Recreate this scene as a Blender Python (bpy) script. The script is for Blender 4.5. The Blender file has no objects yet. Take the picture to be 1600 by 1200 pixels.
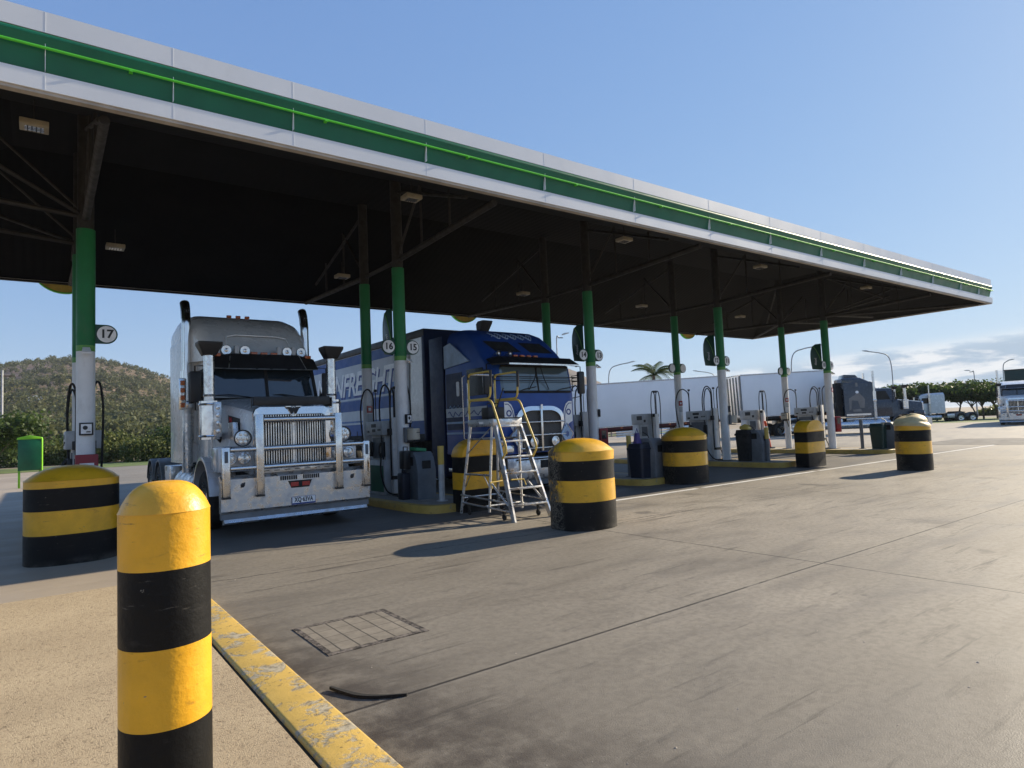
import bpy, bmesh, math, random
import numpy as np
from mathutils import Vector, Matrix, Euler
random.seed(7)
sc = bpy.context.scene
COL = sc.collection
PI = math.pi

# ---------------------------------------------------------------- mesh helper
class MB:
    """collects shapes into one mesh"""
    def __init__(s):
        s.bm = bmesh.new()
    def _faces(s, fs, m):
        for f in fs: f.material_index = m
    def hull(s, pts, faces, m=0):
        vs = [s.bm.verts.new(p) for p in pts]
        out = []
        for f in faces:
            try: out.append(s.bm.faces.new([vs[i] for i in f]))
            except ValueError: pass
        s._faces(out, m)
        return vs, out
    def box(s, x0, x1, y0, y1, z0, z1, bev=0, m=0, seg=2):
        p = [(x0,y0,z0),(x1,y0,z0),(x1,y1,z0),(x0,y1,z0),(x0,y0,z1),(x1,y0,z1),(x1,y1,z1),(x0,y1,z1)]
        vs, fs = s.hull(p, [(3,2,1,0),(4,5,6,7),(0,1,5,4),(1,2,6,5),(2,3,7,6),(3,0,4,7)], m)
        if bev > 0:
            es = set(e for f in fs for e in f.edges)
            r = bmesh.ops.bevel(s.bm, geom=list(es), offset=bev, segments=seg, affect='EDGES', profile=.5)
            s._faces(r['faces'], m)
        return vs
    def obox(s, c, size, rot=(0,0,0), bev=0, m=0):
        n0 = set(s.bm.verts)
        a, b, d = size[0]/2, size[1]/2, size[2]/2
        s.box(-a, a, -b, b, -d, d, bev, m)
        M_ = Matrix.Translation(c) @ Euler(rot).to_matrix().to_4x4()
        bmesh.ops.transform(s.bm, matrix=M_, verts=[v for v in s.bm.verts if v not in n0])
    def loft(s, rings, m=0, cap=True, closed=True):
        R = [[s.bm.verts.new(p) for p in r] for r in rings]
        n = len(R[0]); out = []
        for a, b in zip(R, R[1:]):
            for i in range(n if closed else n-1):
                j = (i+1) % n
                try: out.append(s.bm.faces.new((a[i], a[j], b[j], b[i])))
                except ValueError: pass
        if cap:
            try: out.append(s.bm.faces.new(R[0][::-1])); out.append(s.bm.faces.new(R[-1]))
            except ValueError: pass
        s._faces(out, m)
        return R
    def cyl(s, p0, p1, r, r2=None, n=16, m=0, cap=True):
        p0, p1 = Vector(p0), Vector(p1); r2 = r if r2 is None else r2
        d = (p1-p0).normalized()
        u = d.orthogonal().normalized(); v = d.cross(u)
        ring = lambda p, q: [p + (u*math.cos(2*PI*i/n) + v*math.sin(2*PI*i/n))*q for i in range(n)]
        s.loft([ring(p0, r), ring(p1, r2)], m, cap)
    def tube(s, pts, r, n=8, m=0, closed=False):
        pts = [Vector(p) for p in pts]
        rings = []; u = None
        for i, p in enumerate(pts):
            a = pts[max(i-1, 0)]; b = pts[min(i+1, len(pts)-1)]
            if closed: a = pts[i-1]; b = pts[(i+1) % len(pts)]
            d = (b-a).normalized()
            if u is None: u = d.orthogonal().normalized()
            u = (u - d*u.dot(d)).normalized(); v = d.cross(u)
            rr = r[i] if isinstance(r, (list, tuple)) else r
            rings.append([p + (u*math.cos(2*PI*k/n) + v*math.sin(2*PI*k/n))*rr for k in range(n)])
        if closed: rings.append(rings[0])
        s.loft(rings, m, not closed)
    def prism(s, poly, ax, a, b, m=0, bev=0):
        """extrude a 2D polygon along axis ax from a to b"""
        def P(p, t):
            return {'x': (t, p[0], p[1]), 'y': (p[0], t, p[1]), 'z': (p[0], p[1], t)}[ax]
        n = len(poly)
        A = [s.bm.verts.new(P(p, a)) for p in poly]; B = [s.bm.verts.new(P(p, b)) for p in poly]
        fs = [s.bm.faces.new(A[::-1]), s.bm.faces.new(B)]
        for i in range(n):
            fs.append(s.bm.faces.new((A[i], A[(i+1) % n], B[(i+1) % n], B[i])))
        s._faces(fs, m)
        if bev > 0:
            es = set(fs[0].edges) | set(fs[1].edges)
            r = bmesh.ops.bevel(s.bm, geom=list(es), offset=bev, segments=2, affect='EDGES', profile=.5)
            s._faces(r['faces'], m)
    def lathe(s, prof, c=(0,0,0), n=24, ax='z', sx=1, sy=1, m=0, cap=True):
        rings = []
        for r, h in prof:
            ring = []
            for i in range(n):
                a = 2*PI*i/n; x, y = r*math.cos(a)*sx, r*math.sin(a)*sy
                ring.append({'z': (c[0]+x, c[1]+y, c[2]+h), 'y': (c[0]+x, c[1]+h, c[2]+y), 'x': (c[0]+h, c[1]+x, c[2]+y)}[ax])
            rings.append(ring)
        s.loft(rings, m, cap)
    def build(s, name, mats, parent=None, smooth=38, loc=None, rz=0):
        bmesh.ops.recalc_face_normals(s.bm, faces=s.bm.faces[:])
        th = math.radians(smooth)
        for f in s.bm.faces: f.smooth = smooth > 0
        if smooth > 0:
            for e in s.bm.edges:
                if len(e.link_faces) == 2 and e.calc_face_angle(0) > th: e.smooth = False
        me = bpy.data.meshes.new(name); s.bm.to_mesh(me); s.bm.free()
        for mt in (mats if isinstance(mats, (list, tuple)) else [mats]): me.materials.append(mt)
        o = bpy.data.objects.new(name, me); COL.objects.link(o)
        if parent is not None: o.parent = parent
        if loc is not None: o.location = loc
        if rz: o.rotation_euler.z = rz
        return o

def tag(o, label=None, cat=None, group=None, kind=None):
    if label: o['label'] = label
    if cat: o['category'] = cat
    if group: o['group'] = group
    if kind: o['kind'] = kind
    return o
def empty(name, loc=(0,0,0), rz=0, label=None, cat=None, group=None, parent=None):
    o = bpy.data.objects.new(name, None); COL.objects.link(o)
    o.location = loc; o.rotation_euler.z = rz; o.empty_display_size = .1
    if parent is not None: o.parent = parent
    return tag(o, label, cat, group)
def copy_tree(o, parent=None):
    c = o.copy(); COL.objects.link(c)
    if parent is not None: c.parent = parent
    for ch in [k for k in o.children]: copy_tree(ch, c)
    return c
def fillet(pts, r, k=5):
    """round the inner corners of a polyline"""
    pts = [Vector(p) for p in pts]; out = [pts[0]]
    for a, b, c in zip(pts, pts[1:], pts[2:]):
        u = (a-b); v = (c-b); q = min(r, u.length*.49, v.length*.49)
        p0 = b + u.normalized()*q; p1 = b + v.normalized()*q
        for i in range(k+1):
            t = i/k; out.append(p0*(1-t)**2 + b*2*t*(1-t) + p1*t*t)
    out.append(pts[-1]); return out
def curve(pts, k=8):
    """Catmull-Rom through points"""
    P = [Vector(p) for p in pts]; P = [P[0]*2-P[1]] + P + [P[-1]*2-P[-2]]; out = []
    for a, b, c, d in zip(P, P[1:], P[2:], P[3:]):
        for i in range(k):
            t = i/k
            out.append(.5*((2*b) + (c-a)*t + (2*a-5*b+4*c-d)*t*t + (3*b-a-3*c+d)*t**3))
    out.append(P[-2]); return out
def rrect(w, h, r, k=4, cx=0, cy=0):
    out = []
    for sx, sy, a0 in ((1,1,0),(-1,1,90),(-1,-1,180),(1,-1,270)):
        for i in range(k+1):
            a = math.radians(a0 + 90*i/k)
            out.append((cx+sx*(w/2-r)+r*math.cos(a), cy+sy*(h/2-r)+r*math.sin(a)))
    return out
def text_mesh(name, body, size, mt, parent, loc, rot, depth=.002, shear=0, bold=0, align='CENTER', sx=1, spacing=1):
    cu = bpy.data.curves.new(name, 'FONT'); cu.body = body; cu.size = size; cu.extrude = depth
    cu.shear = shear; cu.offset = bold; cu.align_x = align; cu.align_y = 'CENTER'; cu.space_character = spacing
    cu.resolution_u = 3
    t = bpy.data.objects.new(name, cu); COL.objects.link(t)
    me = bpy.data.meshes.new_from_object(t.evaluated_get(bpy.context.evaluated_depsgraph_get()))
    bpy.data.objects.remove(t); bpy.data.curves.remove(cu)
    me.materials.clear(); me.materials.append(mt)
    o = bpy.data.objects.new(name, me); COL.objects.link(o); me.name = name
    o.location = loc; o.rotation_euler = rot; o.scale.x = sx
    if parent is not None: o.parent = parent
    return o
def np_mesh(name, V, F, mats, parent=None, matidx=None, smooth=False):
    me = bpy.data.meshes.new(name)
    V = np.asarray(V, np.float32); F = np.asarray(F, np.int32); k = F.shape[1]
    me.vertices.add(len(V)); me.vertices.foreach_set('co', V.ravel())
    me.loops.add(F.size); me.loops.foreach_set('vertex_index', F.ravel())
    me.polygons.add(len(F)); me.polygons.foreach_set('loop_start', np.arange(0, F.size, k, dtype=np.int32))
    me.polygons.foreach_set('loop_total', np.full(len(F), k, np.int32))
    if matidx is not None: me.polygons.foreach_set('material_index', np.asarray(matidx, np.int32))
    if smooth: me.polygons.foreach_set('use_smooth', np.ones(len(F), bool))
    me.update(calc_edges=True); me.validate()
    for m in (mats if isinstance(mats, (list, tuple)) else [mats]): me.materials.append(m)
    o = bpy.data.objects.new(name, me); COL.objects.link(o)
    if parent is not None: o.parent = parent
    return o

# ---------------------------------------------------------------- materials
class NT:
    def __init__(s, name):
        s.m = bpy.data.materials.new(name); s.m.use_nodes = True
        s.t = s.m.node_tree; s.n = s.t.nodes; s.b = s.n['Principled BSDF']
    def add(s, kind, **k):
        n = s.n.new(kind)
        for a, v in k.items():
            if isinstance(v, bpy.types.NodeSocket): s.t.links.new(v, n.inputs[a])
            elif a in n.inputs: n.inputs[a].default_value = v
            else: setattr(n, a, v)
        return n
    def link(s, a, b): s.t.links.new(a, b)
    def math(s, op, a, b=0., c=None):
        n = s.n.new('ShaderNodeMath'); n.operation = op
        for i, v in enumerate((a, b) if c is None else (a, b, c)):
            if isinstance(v, bpy.types.NodeSocket): s.link(v, n.inputs[i])
            else: n.inputs[i].default_value = v
        return n.outputs[0]
    def mix(s, f, a, b, mode='MIX'):
        n = s.n.new('ShaderNodeMix'); n.data_type = 'RGBA'; n.blend_type = mode
        for i, v in ((0, f), (6, a), (7, b)):
            if isinstance(v, bpy.types.NodeSocket): s.link(v, n.inputs[i])
            else: n.inputs[i].default_value = (v if i == 0 else (v if len(v) == 4 else (*v, 1)))
        return n.outputs[2]
    def noise(s, vec, scale, detail=4, rough=.55, dist=0):
        n = s.n.new('ShaderNodeTexNoise'); n.inputs['Scale'].default_value = scale
        n.inputs['Detail'].default_value = detail; n.inputs['Roughness'].default_value = rough
        n.inputs['Distortion'].default_value = dist
        if vec is not None: s.link(vec, n.inputs['Vector'])
        return n.outputs[0]
    def ramp(s, f, a, b, c0=0., c1=1.):
        n = s.n.new('ShaderNodeMapRange'); n.interpolation_type = 'SMOOTHSTEP'
        s.link(f, n.inputs[0]); n.inputs[1].default_value = a; n.inputs[2].default_value = b
        n.inputs[3].default_value = c0; n.inputs[4].default_value = c1
        return n.outputs[0]
    def coord(s, kind='Object'):
        return s.n.new('ShaderNodeTexCoord').outputs[kind]
    def pos(s): return s.n.new('ShaderNodeNewGeometry').outputs['Position']
    def scale(s, v, x, y, z):
        n = s.n.new('ShaderNodeMapping'); s.link(v, n.inputs[0]); n.inputs['Scale'].default_value = (x, y, z); return n.outputs[0]
    def sep(s, v):
        n = s.n.new('ShaderNodeSeparateXYZ'); s.link(v, n.inputs[0]); return n.outputs
    def bump(s, h, strength=.3, dist=.01):
        n = s.n.new('ShaderNodeBump'); n.inputs['Strength'].default_value = strength; n.inputs['Distance'].default_value = dist
        s.link(h, n.inputs['Height']); s.link(n.outputs[0], s.b.inputs['Normal'])
    def set(s, **k):
        for a, v in k.items():
            a = a.replace('_', ' ')
            if isinstance(v, bpy.types.NodeSocket): s.link(v, s.b.inputs[a])
            else: s.b.inputs[a].default_value = (*v, 1) if isinstance(v, tuple) and len(v) == 3 else v
        return s.m
def mat(name, col, rough=.5, metal=0., var=.18, scale=3., dirt=0., dirtcol=(.12,.10,.08), bump=0., bscale=60., coat=0., spec=.5):
    """plain procedural surface: colour mottled by noise, optional grime with its own shape, optional bump"""
    t = NT(name); v = t.coord('Object')
    n = t.noise(v, scale, 5, .6)
    c = t.mix(t.ramp(n, .3, .7), tuple(x*(1-var) for x in col), tuple(min(1, x*(1+var)) for x in col))
    if dirt > 0:
        d = t.noise(t.scale(v, 1, 1, .45), scale*1.7, 8, .68)
        c = t.mix(t.ramp(d, .5, .78, 0, dirt), c, dirtcol)
    r = t.ramp(t.noise(v, scale*2.3, 4), .3, .75, rough*.85, min(1, rough*1.2))
    t.set(Base_Color=c, Roughness=r, Metallic=metal, Coat_Weight=coat, Specular_IOR_Level=spec)
    if bump > 0: t.bump(t.noise(v, bscale, 4), bump, .004)
    return t.m
def plain(name, col, rough=.5, metal=0.):
    t = NT(name); t.set(Base_Color=col, Roughness=rough, Metallic=metal); return t.m
# ---------------------------------------------------------------- material library
def concrete_mat():
    t = NT('forecourt_concrete'); p = t.pos(); x, y, z = t.sep(p)
    big = t.noise(p, .22, 5, .6); mid = t.noise(t.scale(p, .5, 1.6, 1), 1.1, 7, .66, .6); fine = t.noise(p, 16, 6, .7)
    grit = t.noise(p, 110, 3, .7)
    c = t.mix(t.ramp(big, .3, .7), (.222,.197,.160), (.318,.283,.231))
    c = t.mix(t.ramp(mid, .44, .74, 0, .5), c, (.115,.10,.083))
    pale = t.noise(t.scale(p, .45, 1.3, 1), .9, 5, .6, .3)
    c = t.mix(t.ramp(pale, .54, .78, 0, .5), c, (.40,.358,.285))
    c = t.mix(t.ramp(fine, .38, .66, 0, .5), c, (.125,.108,.088))
    c = t.mix(t.ramp(grit, .60, .74, 0, .6), c, (.42,.38,.33))
    c = t.mix(t.ramp(t.noise(p, 75, 3, .7), .62, .72, 0, .7), c, (.05,.045,.04))
    # scuffs drawn out along the lanes, oil spots
    sc_ = t.noise(t.scale(p, 1.1, 7, 1), .9, 6, .7, .25)
    c = t.mix(t.ramp(sc_, .56, .70, 0, .5), c, (.05,.045,.042))
    oil = t.noise(p, .85, 3, .5, .2)
    c = t.mix(t.ramp(oil, .66, .74, 0, .6), c, (.055,.05,.047))
    vor = t.add('ShaderNodeTexVoronoi'); vor.inputs['Scale'].default_value = 1.9; vor.inputs['Randomness'].default_value = 1; t.link(t.scale(p, 1, 1, 0), vor.inputs['Vector'])
    vr = t.sep(vor.outputs['Color'])[0]
    dr = t.ramp(t.math('ADD', vor.outputs['Distance'], t.math('MULTIPLY', t.math('SUBTRACT', fine, .5), .10)), .05, .095, 1, 0)
    c = t.mix(t.math('MULTIPLY', t.math('MULTIPLY', dr, t.ramp(vr, .45, .95, 0, .8)), t.ramp(big, .40, .60, .25, 1)), c, (.035,.031,.028))
    rm = t.n.new('ShaderNodeMapping'); t.link(p, rm.inputs[0]); rm.inputs['Rotation'].default_value = (0, 0, math.radians(38)); rm.inputs['Scale'].default_value = (.55, 9, 1)
    tr = t.noise(rm.outputs[0], 1.0, 7, .72, .1)
    c = t.mix(t.math('MULTIPLY', t.ramp(tr, .55, .66, 0, .75), t.ramp(t.noise(p, .7, 3), .46, .58)), c, (.04,.036,.033))
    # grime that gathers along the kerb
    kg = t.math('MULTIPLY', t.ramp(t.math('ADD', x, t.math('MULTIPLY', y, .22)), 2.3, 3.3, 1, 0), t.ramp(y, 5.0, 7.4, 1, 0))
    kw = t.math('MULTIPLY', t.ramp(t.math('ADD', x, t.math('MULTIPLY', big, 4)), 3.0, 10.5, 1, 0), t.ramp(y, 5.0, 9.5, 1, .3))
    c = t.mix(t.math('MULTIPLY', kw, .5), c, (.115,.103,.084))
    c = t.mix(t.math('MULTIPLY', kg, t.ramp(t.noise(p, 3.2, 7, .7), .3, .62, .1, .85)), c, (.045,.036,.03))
    # lanes under the canopy: diesel stain plus shade painted into the colour, ragged edge
    oil_shade = t.math('MULTIPLY', t.math('MULTIPLY', t.ramp(t.math('ADD', y, t.math('MULTIPLY', big, 1.2)), 9.7, 10.3, 0, 1), t.ramp(y, 19, 22, 1, 0)), t.math('MULTIPLY', t.ramp(x, 1.6, 2.4, 0, 1), t.ramp(x, 29, 33, 1, 0)))
    c = t.mix(t.math('MULTIPLY', oil_shade, t.ramp(mid, .25, .7, .6, .92)), c, t.mix(fine, (.055,.050,.046), (.115,.105,.096)))
    # cleaner tan slab in the left lane
    lane = t.math('MULTIPLY', t.ramp(x, 1.0, 1.5, 1, 0), t.ramp(y, 5, 7.5, 0, 1))
    c = t.mix(t.math('MULTIPLY', lane, .8), c, t.mix(t.ramp(big, .3, .7), (.33,.27,.205), (.42,.35,.27)))
    # far lane is paler, dusty
    c = t.mix(t.ramp(x, 22, 34, 0, .75), c, t.mix(t.ramp(mid, .35, .7), (.37,.325,.26), (.25,.22,.18)))
    # saw-cut joints
    wob = t.math('MULTIPLY', t.math('SUBTRACT', t.noise(p, 1.3, 6, .7), .5), .07)
    jm = None
    for ax, pos_, w in ((1, 3.64, .008), (0, 6.72, .007), (0, 12.7, .007), (0, 18.7, .008), (1, -2.2, .008), (0, 24.6, .009), (1, 21.2, .01)):
        d = t.math('ABSOLUTE', t.math('SUBTRACT', t.math('ADD', (x, y)[ax], t.math('MULTIPLY', wob, .35)), pos_))
        k = t.ramp(d, w, w*2.4, 1, 0)
        jm = k if jm is None else t.math('MAXIMUM', jm, k)
    for a, b, c0, w in ((.085, 1, 8.03, .008), (1, .21, 11.05, .006), (-.02, 1, 7.05, .006)):   # wandering cracks
        d = t.math('ABSOLUTE', t.math('SUBTRACT', t.math('ADD', t.math('ADD', t.math('MULTIPLY', x, a), t.math('MULTIPLY', y, b)), t.math('MULTIPLY', wob, 4)), c0))
        k = t.math('MULTIPLY', t.ramp(d, w, w*2.2, 1, 0), t.ramp(t.noise(p, .55, 3), .40, .48))
        k = t.math('MULTIPLY', k, t.ramp(x, 13.5, 14, 1, 0))
        jm = t.math('MAXIMUM', jm, t.math('MULTIPLY', k, .8))
    brk = t.ramp(t.noise(p, 2.1, 5, .7), .33, .5, .35, 1)
    jm = t.math('MULTIPLY', jm, brk)
    c = t.mix(jm, c, (.03,.026,.023))
    lip = t.ramp(t.math('ABSOLUTE', t.math('SUBTRACT', t.math('ADD', y, t.math('MULTIPLY', wob, .35)), 3.615)), .010, .020, .08, 0)
    c = t.mix(lip, c, (.45,.41,.35))
    rg = t.ramp(mid, .35, .75, .72, .5)
    t.set(Base_Color=c, Roughness=rg, Specular_IOR_Level=.35)
    h = t.math('ADD', t.math('MULTIPLY', fine, .5), t.math('MULTIPLY', grit, .8))
    h = t.math('SUBTRACT', h, t.math('MULTIPLY', jm, .35))
    t.bump(h, .55, .006); return t.m
def pavement_mat():
    t = NT('pavement_aggregate'); p = t.pos()
    n = t.noise(p, .9, 5, .6); g = t.noise(p, 55, 5, .75); g2 = t.noise(p, 130, 3, .7)
    c = t.mix(t.ramp(n, .3, .7), (.325,.258,.172), (.415,.335,.225))
    c = t.mix(t.ramp(g, .52, .63, 0, .8), c, (.17,.125,.082))
    c = t.mix(t.ramp(g2, .6, .72, 0, .6), c, (.60,.52,.42))
    c = t.mix(t.ramp(t.noise(p, 24, 5, .75), .59, .66, 0, .8), c, (.13,.095,.062))
    c = t.mix(t.ramp(t.noise(p, 2.4, 6, .7), .56, .8, 0, .35), c, (.24,.19,.145))
    t.set(Base_Color=c, Roughness=.85, Specular_IOR_Level=.3)
    t.bump(t.math('SUBTRACT', g2, t.math('MULTIPLY', g, 1.4)), .8, .008); return t.m
def worn_yellow(name, wear=.5, base=(.62,.36,.03), under=(.42,.37,.29), scale=6.):
    t = NT(name); p = t.coord('Object')
    n = t.noise(p, scale, 8, .72, .3); n2 = t.noise(p, scale*4, 5, .7)
    c = t.mix(t.ramp(t.noise(p, 2.2, 5), .3, .7), tuple(v*.85 for v in base), tuple(min(1, v*1.12) for v in base))
    m = t.ramp(n, wear, wear+.07)
    c = t.mix(m, c, t.mix(t.ramp(n2, .4, .65), under, tuple(v*.55 for v in under)))
    c = t.mix(t.ramp(n2, .60, .68, 0, .8), c, (.10,.075,.04))
    t.set(Base_Color=c, Roughness=.6); t.bump(t.math('ADD', n2, t.math('MULTIPLY', m, -1.)), .5, .006); return t.m
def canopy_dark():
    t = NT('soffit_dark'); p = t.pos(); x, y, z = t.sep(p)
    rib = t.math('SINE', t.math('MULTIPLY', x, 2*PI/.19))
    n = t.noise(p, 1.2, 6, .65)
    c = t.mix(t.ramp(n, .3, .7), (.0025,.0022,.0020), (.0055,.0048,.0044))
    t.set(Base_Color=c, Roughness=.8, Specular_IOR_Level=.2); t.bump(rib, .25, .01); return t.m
def hill_mat():
    t = NT('hill_ground'); p = t.pos()
    n = t.noise(p, .012, 8, .65); n2 = t.noise(p, .06, 7, .7); n3 = t.noise(p, .26, 5, .7)
    c = t.mix(t.ramp(n2, .35, .65), (.20,.145,.105), (.14,.11,.07))
    c = t.mix(t.ramp(n3, .5, .68, 0, .8), c, (.045,.055,.022))
    c = t.mix(t.ramp(n, .5, .62, 0, .75), c, t.mix(t.ramp(n3, .4, .6), (.25,.19,.17), (.12,.085,.08)))
    t.set(Base_Color=c, Roughness=.95, Specular_IOR_Level=.1); t.bump(n3, 1, 1.2); return t.m
def leaf_mat(name, a, b, c3=None):
    t = NT(name); p = t.pos()
    n = t.noise(p, .9, 4, .7); n2 = t.noise(p, 6, 2)
    c = t.mix(t.ramp(n, .3, .7), a, b)
    if c3: c = t.mix(t.ramp(n2, .5, .68), c, c3)
    t.set(Base_Color=c, Roughness=.55, Specular_IOR_Level=.25)
    d = t.add('ShaderNodeBsdfTranslucent'); t.link(t.mix(.5, c, tuple(v*1.6 for v in b)), d.inputs[0])
    mx = t.add('ShaderNodeMixShader'); mx.inputs[0].default_value = .3
    t.link(t.b.outputs[0], mx.inputs[1]); t.link(d.outputs[0], mx.inputs[2])
    t.link(mx.outputs[0], t.n['Material Output'].inputs[0]); return t.m
def glass_mat(name, tint=(.02,.03,.04), rough=.03):
    t = NT(name); t.set(Base_Color=tint, Roughness=rough, Specular_IOR_Level=.9, Coat_Weight=.6, Coat_Roughness=.02); return t.m
def chrome_mat(name='chrome', col=(.72,.72,.73), rough=.12):
    t = NT(name); v = t.coord('Object')
    r = t.ramp(t.noise(v, 7, 6, .7), .35, .75, rough*.6, rough*2.6)
    c = t.mix(t.ramp(t.noise(v, 26, 5, .7), .62, .85, 0, .22), col, (.55,.54,.52))
    t.set(Base_Color=c, Roughness=r, Metallic=1.); return t.m
def banded_mat(name, rough=.38):
    """black and yellow bands, painted on at fixed heights of the object"""
    t = NT(name); v = t.coord('Object'); n = t.noise(v, 3.5, 6, .65)
    return t, v, n
M = dict(
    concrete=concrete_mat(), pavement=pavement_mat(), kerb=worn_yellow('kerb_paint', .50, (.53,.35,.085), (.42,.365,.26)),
    island_edge=worn_yellow('island_edge_paint', .60, (.50,.33,.07), (.30,.27,.22), 4), island_top=mat('island_concrete', (.30,.28,.25), .8, bump=.3),
    sheet=mat('white_panel', (.74,.76,.78), .42, 0., .04, .6, dirt=.10), seam=plain('seam_white', (.85,.86,.86), .5),
    green=mat('fascia_green', (.002,.12,.052), .42, 0, .1, 1.5), bgreen=mat('light_green', (.10,.60,.03), .5, 0, .08),
    dgreen=mat('column_green', (.006,.17,.045), .5, 0, .12, 2, dirt=.25), sgreen=mat('sign_green', (.004,.055,.03), .4), lgreen=mat('ring_green', (.13,.34,.07), .5),
    soffit=canopy_dark(), steel=mat('roof_steel', (.028,.025,.022), .7, 0, .25, 4), lip=mat('fascia_lip', (.42,.37,.31), .6, 0, .2, 2),
    colwhite=mat('column_white', (.80,.80,.79), .5, 0, .06, 2, dirt=.35, dirtcol=(.34,.31,.27)),
    chrome=chrome_mat(), alu=chrome_mat('aluminium', (.60,.60,.60), .32), pol=chrome_mat('polished_alloy', (.74,.73,.71), .2),
    white=mat('white_paint', (.86,.86,.84), .28, 0, .04, 1.5, dirt=.15, dirtcol=(.36,.33,.29), coat=.4),
    hood=mat('pale_silver_paint', (.62,.63,.65), .25, .15, .05, 1.5, dirt=.2, dirtcol=(.32,.29,.25), coat=.5),
    blue=mat('deep_blue_paint', (.017,.068,.29), .42, 0, .12, 1.5, coat=.12, spec=.35), tblue=mat('tarp_blue', (.035,.10,.30), .55, 0, .1, 1.5),
    midblue=mat('band_blue', (.10,.20,.42), .55), tgrey=mat('tarp_grey', (.58,.61,.64), .6, 0, .06, 1.5, dirt=.2, dirtcol=(.36,.36,.36)),
    pblue=mat('pale_blue', (.34,.46,.62), .5), navy=mat('navy_panel', (.006,.016,.06), .5, spec=.3),
    black=mat('black_plastic', (.018,.018,.019), .5, 0, .3, 3), matt=mat('black_matt', (.012,.012,.012), .8, 0, .3, 3), strip=mat('rubber_strip', (.006,.006,.006), .9, 0, .3, 20), rubber=mat('rubber', (.022,.021,.02), .85, 0, .3, 6, dirt=.4, dirtcol=(.10,.085,.07)),
    glass=glass_mat('dark_glass'), side_glass=mat('side_glass', (.012,.015,.018), .15, 0, .1, spec=.25), glass2=glass_mat('screen_glass', (.10,.14,.16), .06), lens=mat('clear_lens', (.80,.80,.79), .22, .75, .1, 30, coat=.6), bead=mat('lamp_reflector', (.75,.76,.74), .2, .6),
    amber=mat('amber_lens', (.55,.12,.015), .25, coat=.5), red=mat('red_lens', (.35,.012,.012), .25, coat=.5), redbox=mat('red_box', (.28,.012,.016), .45, dirt=.2),
    grey=mat('grey_plastic', (.16,.17,.18), .6), binblue=mat('dark_navy_plastic', (.012,.017,.032), .5), bingreen=mat('dark_green_plastic', (.006,.03,.022), .5),
    slate=mat('slate_plastic', (.10,.12,.14), .55, dirt=.2), palegrey=mat('pump_grey', (.50,.52,.53), .45, dirt=.2), cream=mat('cream', (.50,.45,.36), .5), lightbox=mat('lamp_cream', (.36,.31,.22), .5),
    yellow=mat('yellow_paint', (.74,.42,.015), .36, 0, .06, 2.5, bump=.25, bscale=38), rail=mat('rail_yellow', (.62,.44,.09), .45, dirt=.4, dirtcol=(.40,.36,.28)),
    plate=mat('plate_white', (.86,.86,.85), .4), ink=plain('ink_black', (.015,.015,.018), .6), inkg=plain('sign_grey', (.03,.035,.038), .6), inkb=plain('ink_blue', (.012,.04,.22), .5),
    orange=mat('orange_plastic', (.85,.10,.02), .45), sboard=mat('delineator_white', (.82,.82,.82), .5),
    slatet=mat('dark_tractor_paint', (.035,.045,.065), .25, .2, coat=.5), tanimg=mat('grey_decal', (.20,.19,.18), .5),
    trailer=mat('trailer_white', (.90,.90,.89), .45, 0, .03, .4, dirt=.1), trail_red=mat('chassis_red', (.085,.010,.010), .55),
    asphalt=mat('asphalt', (.10,.095,.09), .9, 0, .25, .8, bump=.4, bscale=30), verge=mat('grass_verge', (.10,.14,.03), .9, 0, .4, .6, bump=.5, bscale=8),
    line=worn_yellow('line_paint', .60, (.66,.65,.62), (.30,.27,.23), 3), earth=mat('dry_earth', (.23,.18,.125), .95, 0, .3, .08),
    hill=hill_mat(), bark=mat('bark', (.10,.075,.055), .9, bump=.6, bscale=20), galv=mat('galvanised', (.36,.37,.38), .5, .3),
    lf_hill=leaf_mat('hill_leaves', (.048,.062,.024), (.12,.125,.05), (.03,.042,.018)), lf_dark=leaf_mat('fig_leaves', (.028,.055,.012), (.075,.115,.028), (.02,.035,.01)),
    lf_bush=leaf_mat('bush_leaves', (.06,.08,.02), (.15,.17,.045), (.035,.05,.014)), lf_palm=leaf_mat('palm_leaves', (.022,.045,.010), (.06,.085,.02)),
    lf_dry=leaf_mat('dry_scrub', (.13,.13,.05), (.24,.22,.09)), seat=mat('cab_interior', (.05,.05,.055), .8), purple=mat('purple_cloth', (.10,.07,.22), .8),
    gcloth=mat('green_cloth', (.03,.22,.10), .7), boxg=mat('bin_green', (.006,.115,.05), .4), boxl=mat('bin_lime', (.22,.55,.02), .4), hwhite=mat('house_white', (.8,.8,.78), .6),
)
# ---------------------------------------------------------------- camera, sky, sun
FPX, YAW, PITCH, ROLL = 1000., .93178, .06483, -.04244
cam = bpy.data.cameras.new('camera'); cam.sensor_width = 36; cam.lens = 36*FPX/1600; cam.clip_start = .05; cam.clip_end = 6000
co = bpy.data.objects.new('camera', cam); COL.objects.link(co); sc.camera = co
fw = Vector((math.cos(PITCH)*math.cos(YAW), math.cos(PITCH)*math.sin(YAW), math.sin(PITCH)))
rt = Vector((math.sin(YAW), -math.cos(YAW), 0)); up = rt.cross(fw)
c_, s_ = math.cos(ROLL), math.sin(ROLL)
R_, U_ = rt*c_ + up*s_, up*c_ - rt*s_
mw = Matrix((R_, U_, -fw)).transposed().to_4x4(); mw.translation = (0, 0, 1.6); co.matrix_world = mw

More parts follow.
